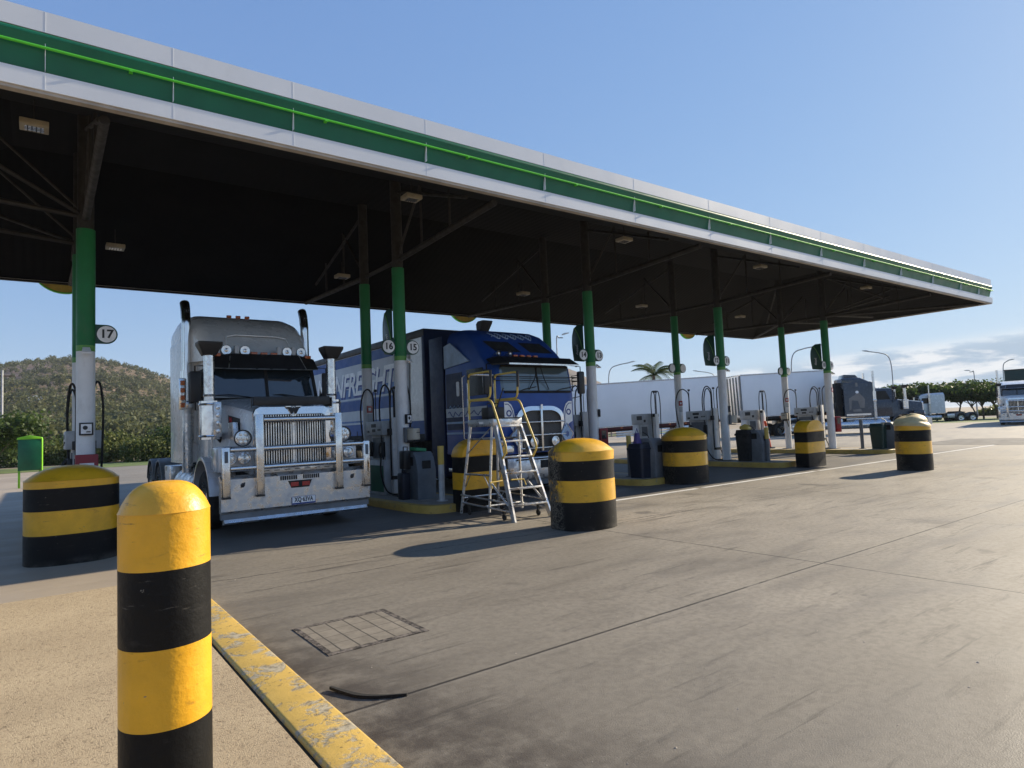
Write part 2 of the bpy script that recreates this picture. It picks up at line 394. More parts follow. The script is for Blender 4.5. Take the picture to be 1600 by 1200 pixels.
SUN_AZ, SUN_EL = math.radians(-3.8), math.radians(25.)
sd = Vector((math.cos(SUN_EL)*math.cos(SUN_AZ), math.cos(SUN_EL)*math.sin(SUN_AZ), math.sin(SUN_EL)))
sun = bpy.data.lights.new('sun', 'SUN'); sun.energy = 5.0; sun.angle = math.radians(.53); sun.color = (1., .868, .66)
so = bpy.data.objects.new('sun', sun); COL.objects.link(so); so.rotation_euler = sd.to_track_quat('Z', 'Y').to_euler(); so.location = (40, -10, 30)

w = bpy.data.worlds.new('World'); sc.world = w; w.use_nodes = True
nt = w.node_tree; N = nt.nodes; bg = N['Background']
class WT(NT):
    def __init__(s): s.t = nt; s.n = N
wt = WT()
sky = N.new('ShaderNodeTexSky'); sky.sky_type = 'NISHITA'; sky.sun_disc = False
sky.sun_elevation = SUN_EL; sky.sun_rotation = PI/2 - SUN_AZ; sky.air_density = 1.0; sky.dust_density = .25; sky.ozone_density = 2.6; sky.altitude = 50
d = wt.coord('Generated'); dx, dy, dz = wt.sep(d)
az = wt.math('ARCTAN2', dy, dx)
cv = N.new('ShaderNodeCombineXYZ'); nt.links.new(wt.math('MULTIPLY', az, 2.2), cv.inputs[0]); nt.links.new(wt.math('MULTIPLY', dz, 11.), cv.inputs[1])
n1 = wt.noise(cv.outputs[0], 2.1, 9, .60, .4); n2 = wt.noise(cv.outputs[0], 4.6, 8, .62, .3)
topel = wt.math('ADD', wt.math('MULTIPLY', wt.noise(cv.outputs[0], .9, 2), .03), wt.ramp(az, .2, .8, .078, .044))
low = wt.ramp(wt.math('SUBTRACT', dz, topel), -.02, .006, 1, 0)
azm = wt.math('MULTIPLY', wt.ramp(az, .72, .88, 1, 0), wt.ramp(az, -1.0, -.5, 0, 1))
mask = wt.math('MULTIPLY', wt.math('MULTIPLY', low, azm), wt.ramp(wt.math('ADD', n1, wt.math('MULTIPLY', low, .18)), .32, .44))
ccol = wt.mix(wt.ramp(n2, .42, .58), (3.0, 3.9, 4.9), (6.6, 6.7, 6.8))
sp = N.new('ShaderNodeSeparateColor'); nt.links.new(sky.outputs[0], sp.inputs[0]); cb = N.new('ShaderNodeCombineColor')
for i, (e, k) in enumerate(((.57, 1.24), (.48, 1.78), (.30, 3.25))): nt.links.new(wt.math('MULTIPLY', wt.math('POWER', sp.outputs[i], e), k), cb.inputs[i])
skyc = cb.outputs[0]
nt.links.new(wt.mix(mask, skyc, ccol), bg.inputs[0])
bg.inputs[1].default_value = .08
sc.view_settings.view_transform = 'Standard'; sc.view_settings.look = 'None'; sc.view_settings.gamma = 1; sc.view_settings.exposure = .85

# ---------------------------------------------------------------- ground sheets
def sheet(name, x0, x1, y0, y1, z, mt, kind='structure', nx=1, ny=1):
    b = MB(); b.hull([(x0,y0,z),(x1,y0,z),(x1,y1,z),(x0,y1,z)], [(0,1,2,3)]); return tag(b.build(name, mt, smooth=0), kind=kind)
sheet('ground', -1700, 1700, -1700, 1700, -.02, M['earth'])
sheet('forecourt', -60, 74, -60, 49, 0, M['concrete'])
sheet('lane_strip', 31, 37, -50, 12.5, .004, M['asphalt'])
sheet('road', 106, 114, -120, 120, -.012, M['asphalt'])
sheet('grass', -60, 70, 50, 60, -.012, M['verge'], 'stuff')
sheet('grass', 74.5, 103, -60, 49, -.012, M['verge'], 'stuff')
# raised footpath with its worn yellow kerb
b = MB(); b.box(-40, 1.026, -30, 8.02, -.05, .1, .010); tag(b.build('pavement', M['pavement']), kind='structure')
b = MB(); b.box(1.0, 1.06, -30, 7.25, -.05, .084); tag(b.build('gutter', mat('gap_dirt', (.022,.024,.014), .95, 0, .4, 20, bump=.8, bscale=60), smooth=0), kind='structure')
b = MB(); b.prism(rrect(.275, .20, .022, 3, 1.185, .008), 'y', -30, 7.3); tag(b.build('kerb', M['kerb']), kind='structure')
# painted lane line under the canopy edge
b = MB()
for x0, x1 in ((7.6, 12.0), (12.2, 17.1), (17.3, 31.2)):
    b.hull([(x0,9.23,.004),(x1,9.23,.004),(x1,9.36,.004),(x0,9.36,.004)], [(0,1,2,3)])
tag(b.build('lane_line', M['line'], smooth=0), kind='structure')

# patched pit cover let into the slab
root = empty('pit_cover', (2.1, 5.04, 0), 0, 'rectangular concrete pit cover with scored grid near the yellow kerb', 'pit cover')
b = MB()
for x0, x1, y0, y1 in ((-.41,.41,-.42,-.365),(-.41,.41,.365,.42),(-.41,-.365,-.365,.365),(.365,.41,-.365,.365)): b.box(x0, x1, y0, y1, -.02, .006)
t = NT('cover_rim'); v = t.coord(); nn = t.noise(v, 16, 7, .75)
t.set(Base_Color=t.mix(t.ramp(nn, .42, .6), (.022,.018,.017), (.17,.145,.125)), Roughness=.9); t.bump(nn, 1, .02)
b.build('rim', t.m, root, 0)
t = NT('cover_slab'); v = t.coord(); x, y, z = t.sep(v); nn = t.noise(v, 5, 7, .7)
c = t.mix(t.ramp(nn, .3, .7), (.15,.13,.102), (.235,.205,.162))
wob = t.math('MULTIPLY', t.math('SUBTRACT', t.noise(v, 9, 4), .5), .012)
for ax, step, wd in ((0, .146, .007), (1, .183, .005)):
    f = t.math('ABSOLUTE', t.math('SUBTRACT', t.math('FRACT', t.math('ADD', t.math('DIVIDE', t.math('ADD', (x, y)[ax], wob), step), .5)), .5))
    c = t.mix(t.ramp(f, wd/step*.5, wd/step*1.2, .95 if ax == 0 else .75, 0), c, (.035,.03,.026))
t.set(Base_Color=c, Roughness=.85); t.bump(nn, .5, .008)
b = MB(); b.box(-.365, .365, -.365, .365, -.02, .004); b.build('slab', t.m, root, 0)
# strip of rubber lying on the joint
pts = [(1.475,4.02,.02),(1.51,3.93,.016),(1.57,3.80,.012),(1.66,3.70,.012),(1.80,3.615,.01)]
b = MB(); rings = []
for i, p in enumerate(curve(pts, 6)):
    k = .019*(1 - abs(i/24-.45)*1.0); rings.append([p + Vector((k*.8, k*.7, -.010)), p + Vector((k*.8, k*.7, .004)), p + Vector((-k*.8, -k*.7, .008)), p + Vector((-k*.8, -k*.7, -.010))])
b.loft(rings); tag(b.build('rubber_strip', M['strip']), 'torn black strip of rubber lying on the slab joint', 'rubber strip')
# pebbles and litter flecks
rs = np.random.RandomState(5)
V, F = [], []
for i in range(260):
    x = 1.5 + abs(rs.normal(0, 4.5)); y = rs.uniform(1.5, 9.0); r = rs.uniform(.002, .005)*(1.8 if rs.rand() < .05 else 1)
    if x > 22: continue
    k = len(V)
    for q in ((1,0,0),(0,1,0),(-1,.2,0),(0,-1,0),(0,0,.9)): V.append((x+q[0]*r*rs.uniform(.6,1.4), y+q[1]*r*rs.uniform(.6,1.4), .001+q[2]*r))
    F += [(k,k+1,k+4),(k+1,k+2,k+4),(k+2,k+3,k+4),(k+3,k,k+4)]
tag(np_mesh('gravel', V, F, mat('grit', (.42,.36,.29), .9, 0, .5, 40)), kind='stuff')

# ---------------------------------------------------------------- bollards
def superellipse(a, b_, n=40, e=2.5):
    out = []
    for i in range(n):
        t = 2*PI*i/n; c, s = math.cos(t), math.sin(t)
        out.append((a*abs(c)**(2/e)*(1 if c >= 0 else -1), b_*abs(s)**(2/e)*(1 if s >= 0 else -1)))
    return out
def bollard_paints(prefix, wear=0., ybase=(.70,.37,.012)):
    out = []
    for nm, base, ru in (('yellow', ybase, .40), ('black', (.0045,.0045,.005), .5)):
        t = NT(prefix+'_'+nm); v = t.coord(); n = t.noise(v, 3, 6, .65); f = t.noise(v, 42, 4, .6); sc2 = t.noise(t.scale(v, 1, 1, 3.), 5.5, 8, .72, .4)
        c = t.mix(t.ramp(n, .3, .7), tuple(q*.86 for q in base), tuple(q*1.12 for q in base))
        c = t.mix(t.ramp(sc2, .58, .70, 0, .55 if nm == 'yellow' else .35), c, (.24,.13,.02) if nm == 'yellow' else (.04,.038,.037))
        c = t.mix(t.math('MULTIPLY', t.ramp(t.sep(v)[2], .0, .12, .5, 0), t.ramp(n, .4, .6)), c, t.mix(f, (.05,.045,.04), (.17,.15,.125)))     # splash dirt at the foot
        scuff = t.noise(t.scale(v, 2.2, 2.2, 26), 2.6, 6, .7, .15)
        c = t.mix(t.math('MULTIPLY', t.ramp(scuff, .63, .67, 0, .75), t.ramp(t.noise(v, 4.5, 3), .5, .6)), c, (.035,.03,.025) if nm == 'yellow' else (.10,.09,.075))
        chip = t.noise(v, 30, 4, .6); c = t.mix(t.math('MULTIPLY', t.ramp(chip, .69, .71), t.ramp(t.noise(v, 6, 3), .5, .58)), c, (.20,.18,.15))
        if wear:
            x, y, z = t.sep(v)
            side = t.math('ADD', t.math('MULTIPLY', x, -.80), t.math('MULTIPLY', y, .45))
            k = t.math('MULTIPLY', t.ramp(t.math('ADD', side, t.math('MULTIPLY', t.noise(v, 5, 4), .16)), .40, .50), t.ramp(t.noise(v, 9, 7, .72), .42, .47))
            c = t.mix(t.math('MULTIPLY', k, wear), c, t.mix(t.ramp(f, .4, .6), (.012,.011,.010), (.15,.135,.11)))
        t.set(Base_Color=c, Roughness=t.ramp(n, .3, .7, ru*.8, ru*1.3), Coat_Weight=.15 if nm == 'yellow' else 0., Specular_IOR_Level=.5 if nm == 'yellow' else .22); t.bump(t.math('ADD', t.math('MULTIPLY', f, .5), t.math('MULTIPLY', n, 1.6)), .35, .012); out.append(t.m)
    return out
def oval_bollard(loc, a, b_, H, bands, rim, label, e=2.4, wear=0., dents=0., dome=True, seed=1):
    rs = np.random.RandomState(seed); mb = MB(); pl = superellipse(a, b_, 48, e)
    zs = [0.0, .02] + [bands[0]]*1 + [bands[1]] + [bands[2]] + [rim]
    def ring(z, k=1.0, dz=0.): return [(x*k + dents*.02*math.sin(7*x+9*z), y*k + dents*.02*math.sin(9*y+7*z), z + dz) for x, y in pl]
    hs = [(0., bands[0], 1), (bands[0], bands[1], 0), (bands[1], bands[2], 1), (bands[2], rim, 0)]
    for z0, z1, mi in hs: mb.loft([ring(z0), ring((z0+z1)/2), ring(z1)], mi, cap=False)
    if dome:
        L = []
        for i in range(11):
            t = i/10; k = max(1-t**1.5, .015); z = rim + (H-rim)*(1-k**2.7)
            L.append([(x*(1.012 if i == 0 else 1)*max(k, .02), y*(1.012 if i == 0 else 1)*max(k, .02), z + .006*dents*math.sin(x*23+i)) for x, y in pl])
        mb.loft(L, 0, cap=False)
    bmesh.ops.remove_doubles(mb.bm, verts=mb.bm.verts[:], dist=.0004)
    o = mb.build('bollard', bollard_paints('bollard%d' % seed, wear), smooth=50, loc=loc)
    return tag(o, label, 'bollard')
G_B = 'black and yellow striped bollards'
# near round post
r = .14
mb = MB()
for z0, z1, mi in ((.09,.425,0),(.425,.68,1),(.68,.932,0),(.932,1.18,1),(1.18,1.365,0)):
    mb.lathe([(r, z0), (r, (z0+z1)/2), (r, z1)], n=72, m=mi, cap=False)
mb.lathe([(r*max(1-(q/12)**1.6, .01) + (.0018 if q == 0 else 0), 1.362 + .10*(1-max(1-(q/12)**1.6, .01)**3.4)**.9) for q in range(13)], n=72, m=0, cap=True)
bmesh.ops.remove_doubles(mb.bm, verts=mb.bm.verts[:], dist=.0004)
o = mb.build('bollard', bollard_paints('near_post', 0, (.75,.375,.012)), smooth=55, loc=(.352, 2.5, 0)); tag(o, 'slim round black and yellow post closest in front, on the tan footpath beside the kerb', 'bollard', G_B)
oval_bollard((.40,11.05,0), .56, .5, 1.31, (.40,.72,1.02), 1.115, 'wide oval striped bollard behind the slim front post, left of the white truck', 2.6, 0, 0, seed=2)['group'] = G_B
oval_bollard((6.80,7.44,0), .50, .47, 1.36, (.42,.74,1.03), 1.165, 'domed striped bollard with scraped left side standing right of the platform ladder', 2.3, 1., .3, seed=3)['group'] = G_B
oval_bollard((13.0,10.38,0), .56, .50, 1.38, (.44,.77,1.06), 1.17, 'domed striped bollard with a few dark scrapes, in front of the dark plastic bin', 2.3, .25, 0, seed=4)['group'] = G_B
# broken-topped one far right
o = oval_bollard((18.46,7.32,0), .415, .40, 1.2, (.43,.75,1.04), 1.16, 'striped bollard with a broken lifted dome, furthest right on the open slab', 2.3, .5, .2, dome=False, seed=5); o['group'] = G_B
mb = MB(); pl = superellipse(.425, .41, 40, 2.3)
def cap(zb, H, k, tilt, off, lo=0):
    L = []
    for i in range(lo, 9):
        t = i/8; q = max(math.cos(t*PI/2*.98), .02)*k
        L.append([(x*q+off[0], y*q+off[1], zb + H*math.sin(t*PI/2) + tilt*(-x*.5+y*.5) + .012*math.sin(5*x+3*y)) for x, y in pl])
    mb.loft(L, 0, cap=True)
cap(1.15, .20, 1.02, .10, (0, 0)); cap(1.24, .20, .93, -.10, (.04, .05))
mb.build('cap', mat('faded_cap', (.56,.43,.20), .6, 0, .15, 4, dirt=.4, bump=.4), o, 45)
# arched slab bollards
def arch_bollard(loc, label, seed, W=1.06, D=.42):
    mb = MB(); z1, z2, z3, sp = .42, .74, 1.04, 1.05
    for z0, zz, mi in ((0, z1, 1), (z1, z2, 0), (z2, z3, 1)): mb.prism([(x, y) for x, y in rrect(W, D, .03, 3)], 'z', z0, zz, mi)
    n = 18; H = 1.385 - z3
    prof = [(-W/2, z3)] + [(-W/2*math.cos(PI*i/n), z3 + .02 + (H-.02)*math.sin(PI*i/n)**.9) for i in range(n+1)] + [(W/2, z3)]
    mb.prism(prof, 'y', -D/2, D/2, 0, .02)
    return tag(mb.build('bollard', bollard_paints('slab%d' % seed), smooth=35, loc=loc), label, 'bollard', G_B)
arch_bollard((6.98,10.55,0), 'arched slab-shaped striped bollard half hidden behind the platform ladder', 1)
arch_bollard((18.63,10.22,0), 'arched slab-shaped striped bollard standing before the farthest pump island', 2, 1.0, .42)
# ---------------------------------------------------------------- canopy
CX0, CX1, CY0, CY1, CZ = -5.2, 30.55, 8.8, 19.5, 5.66
COLX = (.65, 6.56, 12.43, 18.43, 25.4)
can = empty('fuel_canopy', ((CX0+CX1)/2, (CY0+CY1)/2, 0), 0, 'long flat fuel canopy with silver and green fascia over the truck pumps', 'canopy')
ox, oy = (CX0+CX1)/2, (CY0+CY1)/2
hx, hy = (CX1-CX0)/2, (CY1-CY0)/2
def band(name, prof, mt, close=True):
    """sweep a fascia profile (outward offset, z) round the four mitred sides"""
    b = MB(); rings = []
    for cx_, cy_ in ((-1,-1),(1,-1),(1,1),(-1,1),(-1,-1)):
        rings.append([(cx_*(hx+q), cy_*(hy+q), z) for q, z in prof])
    R = [[b.bm.verts.new(p) for p in r] for r in rings]
    for k_, (A, B) in enumerate(zip(R, R[1:])):
        for i in range(len(prof)-(0 if close else 1)):
            j = (i+1) % len(prof)
            b.bm.faces.new((A[i], A[j], B[j], B[i])).material_index = 1 if (k_ in (2, 3) and isinstance(mt, list)) else 0
    bmesh.ops.remove_doubles(b.bm, verts=b.bm.verts[:], dist=.0005)
    return b.build(name, mt, can, 30)
arc = lambda c, r, a0, a1, n: [(c[0]+r*math.cos(math.radians(a0+(a1-a0)*i/n)), c[1]+r*math.sin(math.radians(a0+(a1-a0)*i/n))) for i in range(n+1)]
band('upper_panel', [(0,6.35),(0,6.60),(-.05,6.62),(-.3,6.62),(-.3,6.35)], M['sheet'])
band('lower_panel', [(0,5.66),(0,5.87),(-.07,5.905),(-.105,5.905),(-.105,5.66)], M['sheet'])
band('green_band', [(-.075,5.905),(-.06,5.96),(-.045,6.05),(-.02,6.14),(.012,6.25),(.022,6.285)] + arc((-.025,6.295), .05, -10, 95, 6) + [(-.06,6.35),(-.3,6.35),(-.3,5.905)], M['green'])
band('light_tube', arc((.030,6.15), .016, 0, 330, 11), M['bgreen'])
band('lip', [(-.02,5.62),(-.02,5.658),(-.12,5.658),(-.12,5.62)], [M['lip'], M['steel']])
b = MB()
for x in (-2.35, .05, 1.37, 2.89, 5.02, 7.5, 9.9, 12.4, 14.9, 17.4, 19.9, 22.4, 24.9, 27.4, 29.2):
    for y in (-hy,): b.box(x-ox-.003, x-ox+.003, y-.0015, y+.05, 5.67, 5.87); b.box(x-ox-.003, x-ox+.003, y-.0015, y+.05, 6.352, 6.60); b.box(x-ox-.003, x-ox+.003, y-.002, y+.06, 5.91, 6.30)
b.build('panel_seam', M['seam'], can, 0)
b = MB()
for k in range(15):
    x = CX0 + 1.2 + k*2.45
    b.box(x-ox-.02, x-ox+.02, -hy-.055, -hy+.02, 6.12, 6.14)
b.build('tube_clip', M['bgreen'], can, 0)
# hipped soffit rising to a ridge, closed deck above
zr = 7.75; k = 4.6; ry = 1.0; i_ = .11
b = MB()
def q(cx_, cy_, z): return b.bm.verts.new((cx_, cy_, z))
A = [q(-hx+i_,-hy+i_,5.67), q(hx-i_,-hy+i_,5.67), q(hx-i_,hy-i_,5.67), q(-hx+i_,hy-i_,5.67)]
B = [q(-hx+k+.2,-ry,7.36), q(hx-k-.2,-ry,7.36), q(hx-k-.2,ry,7.36), q(-hx+k+.2,ry,7.36)]
for i in range(4): b.bm.faces.new((A[i], A[(i+1)%4], B[(i+1)%4], B[i]))
b.bm.faces.new(B)
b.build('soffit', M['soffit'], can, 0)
b = MB(); A = [(-hx+.1,-hy+.1,6.56),(hx-.1,-hy+.1,6.56),(hx-.1,hy-.1,6.56),(-hx+.1,hy-.1,6.56)]; B = [(-hx+k,-.6,7.75),(hx-k,-.6,7.75),(hx-k,.6,7.75),(-hx+k,.6,7.75)]
b.loft([A, B], cap=False); b.hull(B, [(0,1,2,3)]); b.build('roof', M['steel'], can, 0)
# columns with painted sleeves and cantilever trusses
def soff(y):
    d = hy - abs(y); return 5.67 + (7.36-5.67)*min(1, max(0, (d-i_)/(hy-i_-ry)))
for ci, X in enumerate(COLX):
    for Y, r in ((13.0, .138), (14.85, .125)):
        c = empty('column', (X-ox, Y-oy, 0), parent=can)
        b = MB(); b.cyl((0,0,.1), (0,0,3.16), r, n=28); b.build('white_shaft', M['colwhite'], c)
        b = MB(); b.cyl((0,0,3.16), (0,0,3.26), r*1.012, n=28); b.build('ring', M['lgreen'], c)
        b = MB(); b.cyl((0,0,3.26), (0,0,5.27), r*1.02, n=28); b.build('green_sleeve', M['dgreen'], c)
        b = MB(); b.cyl((0,0,5.27), (0,0,7.3), r*.9, n=20); b.build('steel_shaft', M['steel'], c)
        b = MB(); b.box(-r*1.5, r*1.5, -r*1.5, r*1.5, .145, .165); b.build('base_plate', M['steel'], c)
    b = MB(); x = X-ox
    for sy, yc in ((-1, 13.0-oy), (1, 14.85-oy)):
        ye = sy*(hy-.32)
        b.tube([(x, yc, 5.45), (x, ye, 5.60)], .062, 10)
        b.tube([(x, yc, 7.05), (x, ye+sy*-.9, 5.98)], .035, 8)
        for t in (.3, .6): 
            yy = yc+(ye-yc)*t; b.tube([(x, yy, 5.45+.15*t), (x, yy, soff(yy)-.02)], .026, 6)
        b.tube([(x, yc, 5.5), (x, yc+(ye-yc)*.3, soff(yc+(ye-yc)*.3)-.03)], .03, 6)
    b.tube([(x, 13.0-oy, 5.45), (x, 14.85-oy, 5.45)], .05, 8)
    b.build('truss', M['steel'], can)
    # raking struts at both ends of the canopy
    if ci in (0, 4):
        for Y in (13.0, 14.85):
            dx, L = (-1, 2.9) if ci == 0 else (1, 4.3)
            y0 = Y-oy; sy = -1 if Y < 14 else 1
            b = MB(); b.tube([(x, y0, 5.5), (x+dx*L, y0+sy*1.6, soff(y0+sy*1.6)-.04)], .036, 8)
            b.tube([(x, y0, 5.5), (x+dx*L, y0, 5.72)], .045, 8)
            b.tube([(x, y0, 5.55), (x+dx*L*.5, y0, 6.9)], .024, 6)
            b.tube([(x+dx*L*.5, y0, 5.6), (x+dx*L*.5, y0, 6.9)], .024, 6)
            b.build('strut', M['steel'], can)
# end-bay diagonals to the right-hand corners
x = COLX[-1]-ox
for Y, sy in ((13.0, -1), (14.85, 1)):
    b = MB(); b.tube([(x, Y-oy, 5.45), (hx-.35, sy*(hy-.4), 5.66)], .055, 8)
    b.tube([(x, Y-oy, 5.5), (x+2.3, Y-oy+sy*1.9, 6.5)], .03, 6)
    b.tube([(x+2.3, Y-oy+sy*1.9, 5.55), (x+2.3, Y-oy+sy*1.9, 6.5)], .028, 6); b.build('strut', M['steel'], can)
    b = MB(); b.tube([(x, Y-oy, 7.1), (hx-2.6, sy*2.9, 5.9)], .035, 8); b.build('strut', M['steel'], can)

# lights hung below the trusses
LBL = {0:'cream box floodlight hanging under the canopy at its far left', 1:'cream box floodlight hanging under the canopy just above the column signed 15 and 16', 2:'cream box floodlight under the canopy front, above and right of the blue truck', 3:'cream box floodlight under the canopy front above the domed bollard', 4:'cream box floodlight on twin hangers near the canopy right-hand end',
       5:'small cream floodlight right of the leftmost column under the canopy', 6:'small cream floodlight at the rear, half hidden by the back column left of 16', 7:'small cream floodlight under the rear canopy above the blue truck roof', 8:'small cream floodlight under the rear canopy right of column 13', 9:'small cream floodlight under the rear canopy at the far right'}
def flood(i, x, y, z):
    r = empty('canopy_light', (x, y, z), 0, LBL[i], 'light', 'box floodlights under the canopy')
    r.scale = (.85,.85,.85)
    b = MB(); b.box(-.2, .2, -.17, .17, 0, .1, .012); b.build('housing', M['lightbox'], r)
    b = MB(); b.box(-.13, .13, -.10, .10, -.006, .004); b.build('lens', M['lens'], r, 0)
    b = MB()
    for xx in (-.09, -.03, .03, .09): b.box(xx-.006, xx+.006, -.11, .11, -.016, -.007)
    b.box(-.14, .14, -.006, .006, -.02, -.0165); b.build('guard', M['black'], r, 0)
    b = MB()
    for xx in ((-.1, .1) if i == 4 else (0,)): b.cyl((xx,0,.1), (xx,0,1.0 if i < 5 else .5), .012, n=6)
    b.build('hanger', M['steel'], r)
for i, (x, y, z) in enumerate(((-.06,11.1,6.12),(5.9,11.0,6.12),(11.9,11.0,6.12),(17.9,11.0,6.12),(24.8,11.0,6.12),(1.3,15.6,5.68),(6.45,16.0,5.68),(12.25,15.7,5.68),(17.6,15.6,5.68),(23.5,15.5,5.68))): flood(i, x, y, z)
# round yellow roundels hung from the rear fascia
for k, (x, wh) in enumerate(((.52,'behind the leftmost column'),(12.52,'above the blue truck roof'),(25.3,'above the palm and white trailer'))):
    r = empty('round_sign', (x, 19.62, 6.12), 0, 'yellow roundel dipping below the rear canopy edge '+wh, 'sign', 'roundels on the rear fascia')
    b = MB(); b.lathe([(.02,-.05),(.66,-.05),(.68,-.02),(.68,.03),(.02,.05)], ax='y', n=40); b.build('disc', M['rail'], r, 40)
    b = MB(); b.lathe([(.675,-.065),(.70,-.06),(.70,.045),(.675,.05)], ax='y', n=40, cap=False); b.build('rim', M['bgreen'], r, 40)

# ---------------------------------------------------------------- lane number signs, sail signs, column furniture
def number_sign(X, Y, side, num, label, z=3.47):
    r = empty('number_sign', (X + side*.13, Y-.02, z), 0, label, 'sign', 'lane number discs on the columns')
    h = .165; cx_ = side*.17
    pts = [(0,-h),(cx_,-h)] + [(cx_+side*h*math.sin(PI*i/12), -h*math.cos(PI*i/12)) for i in range(1,12)] + [(cx_,h),(0,h)]
    b = MB(); b.prism(pts if side > 0 else pts[::-1], 'y', -.02, .02, 0, .004); b.build('plate', M['sgreen'], r)
    for yy in (-.026, .026):
        b = MB(); b.lathe([(.001,-.004),(.142,-.004),(.142,.004),(.001,.004)], (cx_, yy, 0), ax='y', n=36); b.build('disc', M['plate'], r, 30)
    text_mesh('numeral', num, .20, M['inkg'], r, (cx_, -.034, 0), (PI/2,0,0), .002, bold=.006)
    if Y > 14: return
NS = ((.65,13,1,'17','number 17 disc on the leftmost column'),(6.56,13,-1,'16','number 16 disc left of its column'),(6.56,13,1,'15','number 15 disc right of its column, left of the blue truck'),
      (12.43,13,-1,'14','number 14 disc left of its column beside the dark sail sign'),(12.43,13,1,'13','number 13 disc right of its column, right of the blue truck'),
      (18.43,13,-1,'12','number 12 disc left of its column above the white trailers'),(18.43,13,1,'11','number 11 disc right of its column above the trailers'),
      (25.4,13,-1,'10','number 10 disc on the column at the right end, left side'),(25.4,13,1,'9','number 9 disc on the column at the right end, right side'))
for a in NS: number_sign(*a)
for X, nm in ((18.43,'left of the palm end of the trailers'),(25.4,'between the two white trailers')):
    for s in (-1, 1): number_sign(X, 14.85, s, '', ('left' if s < 0 else 'right')+' blank disc on the rear column '+('beside the palm tree' if X < 20 else 'before the second white trailer'), 3.4)
SAILW = {6.56:'pale-edged narrow sail sign behind disc 16', 12.43:'dark green sail sign behind disc 14', 18.43:'dark green sail sign behind disc 12', 25.4:'dark green sail sign on the right end column'}
for X in COLX[1:]:
    r = empty('sail_sign', (X-.13, 13.12, 3.3), 0, SAILW[X], 'sign', 'sail shaped fuel signs')
    pts = [(0,0),(.40,.06)] + [(.40+.05*math.sin(PI*i/8*.9), .06+.85*i/8) for i in range(1,8)] + [(.36,.98),(.22,1.06),(0,1.06)]
    b = MB(); b.prism(pts, 'x', -.02, .02, 0, .004); b.build('board', M['sgreen'], r)
    b = MB(); b.tube([(-.024,.02,.35),(-.024,.10,.62),(-.024,.20,.84),(-.024,.32,1.0)], .012, 6); b.build('stripe', M['lgreen'], r)
    text_mesh('lettering', 'diesel', .13, M['plate'], r, (-.023, .24, .36), (PI/2, -PI/2, -PI/2), .001)
# lamps just under the green sleeves
for X, Y, az_, wh in ((.65,13,-90,'on the leftmost column under disc 17'),(6.56,13,-50,'on the column between discs 16 and 15'),(12.43,13,-35,'on the column under disc 13'),(18.43,13,-35,'on the column under disc 11'),(25.4,13,-35,'on the right end column')):
    a = math.radians(az_); r = empty('wall_lamp', (X+.14*math.cos(a), Y+.14*math.sin(a), 3.13), a, 'small white bulkhead lamp '+wh, 'lamp', 'bulkhead lamps on the columns')
    b = MB(); b.cyl((-.02,0,.02),(.03,0,.02),.03,n=12); b.loft([[(.02,-.05,.05),(.02,.05,.05),(.02,.05,.09),(.02,-.05,.09)],[(.13,-.07,-.03),(.13,.07,-.03),(.13,.07,0),(.13,-.07,0)]]); b.build('hood', M['colwhite'], r)
    b = MB(); b.lathe([(.001,-.02),(.05,-.015),(.055,.01),(.001,.012)], (.075,0,-.01), n=16); b.build('lens', M['lens'], r)
# payment boxes
for X, az_, wh in ((.65,-90,'on the leftmost column above the red cabinet'),(6.56,-62,'above the beige towel dispenser by the blue truck'),(12.43,-40,'on the column under disc 13'),(18.43,-35,'above the towel dispenser on column 11'),(25.4,-25,'above the red cabinet on the right end column')):
    a = math.radians(az_); r = empty('notice_box', (X+.135*math.cos(a), 13+.135*math.sin(a), 1.74), a, 'small black framed notice box '+wh, 'box', 'notice boxes on the columns')
    b = MB(); b.box(0,.06,-.10,.10,0,.21,.006); b.build('case', M['black'], r)
    b = MB(); b.box(.061,.064,-.075,.075,.025,.185); b.build('notice', M['plate'], r, 0)
    b = MB(); b.lathe([(.001,0),(.035,0),(.035,.004),(.001,.004)], (.0645,-.015,.125), ax='x', n=16); b.box(.0645,.067,0,.06,.045,.065); b.build('print', M['inkg'], r, 0)
# paper towel dispensers
for X, Y, az_, wh in ((6.56,13,-60,'under the notice box beside the blue truck'),(18.43,13,-40,'on column 11 above the black bin'),(25.4,14.85,190,'on the rear column near the red delineator post')):
    a = math.radians(az_); r = empty('towel_dispenser', (X+.14*math.cos(a), Y+.14*math.sin(a), 1.38), a, 'beige paper towel dispenser '+wh, 'dispenser', 'towel dispensers')
    b = MB(); b.box(-.02,.05,-.17,.15,-.05,.28,.01); b.build('backplate', M['grey'], r)
    b = MB(); b.prism([(x+.14,y) for x, y in rrect(.26,.27,.11,6)], 'z', 0, .25, 0, .012); b.build('cover', M['cream'], r)
    b = MB(); b.box(.262,.273,-.07,.06,.15,.165); b.box(0,.2,-.14,.12,-.06,-.03,.006); b.build('slot', M['black'], r, 0)
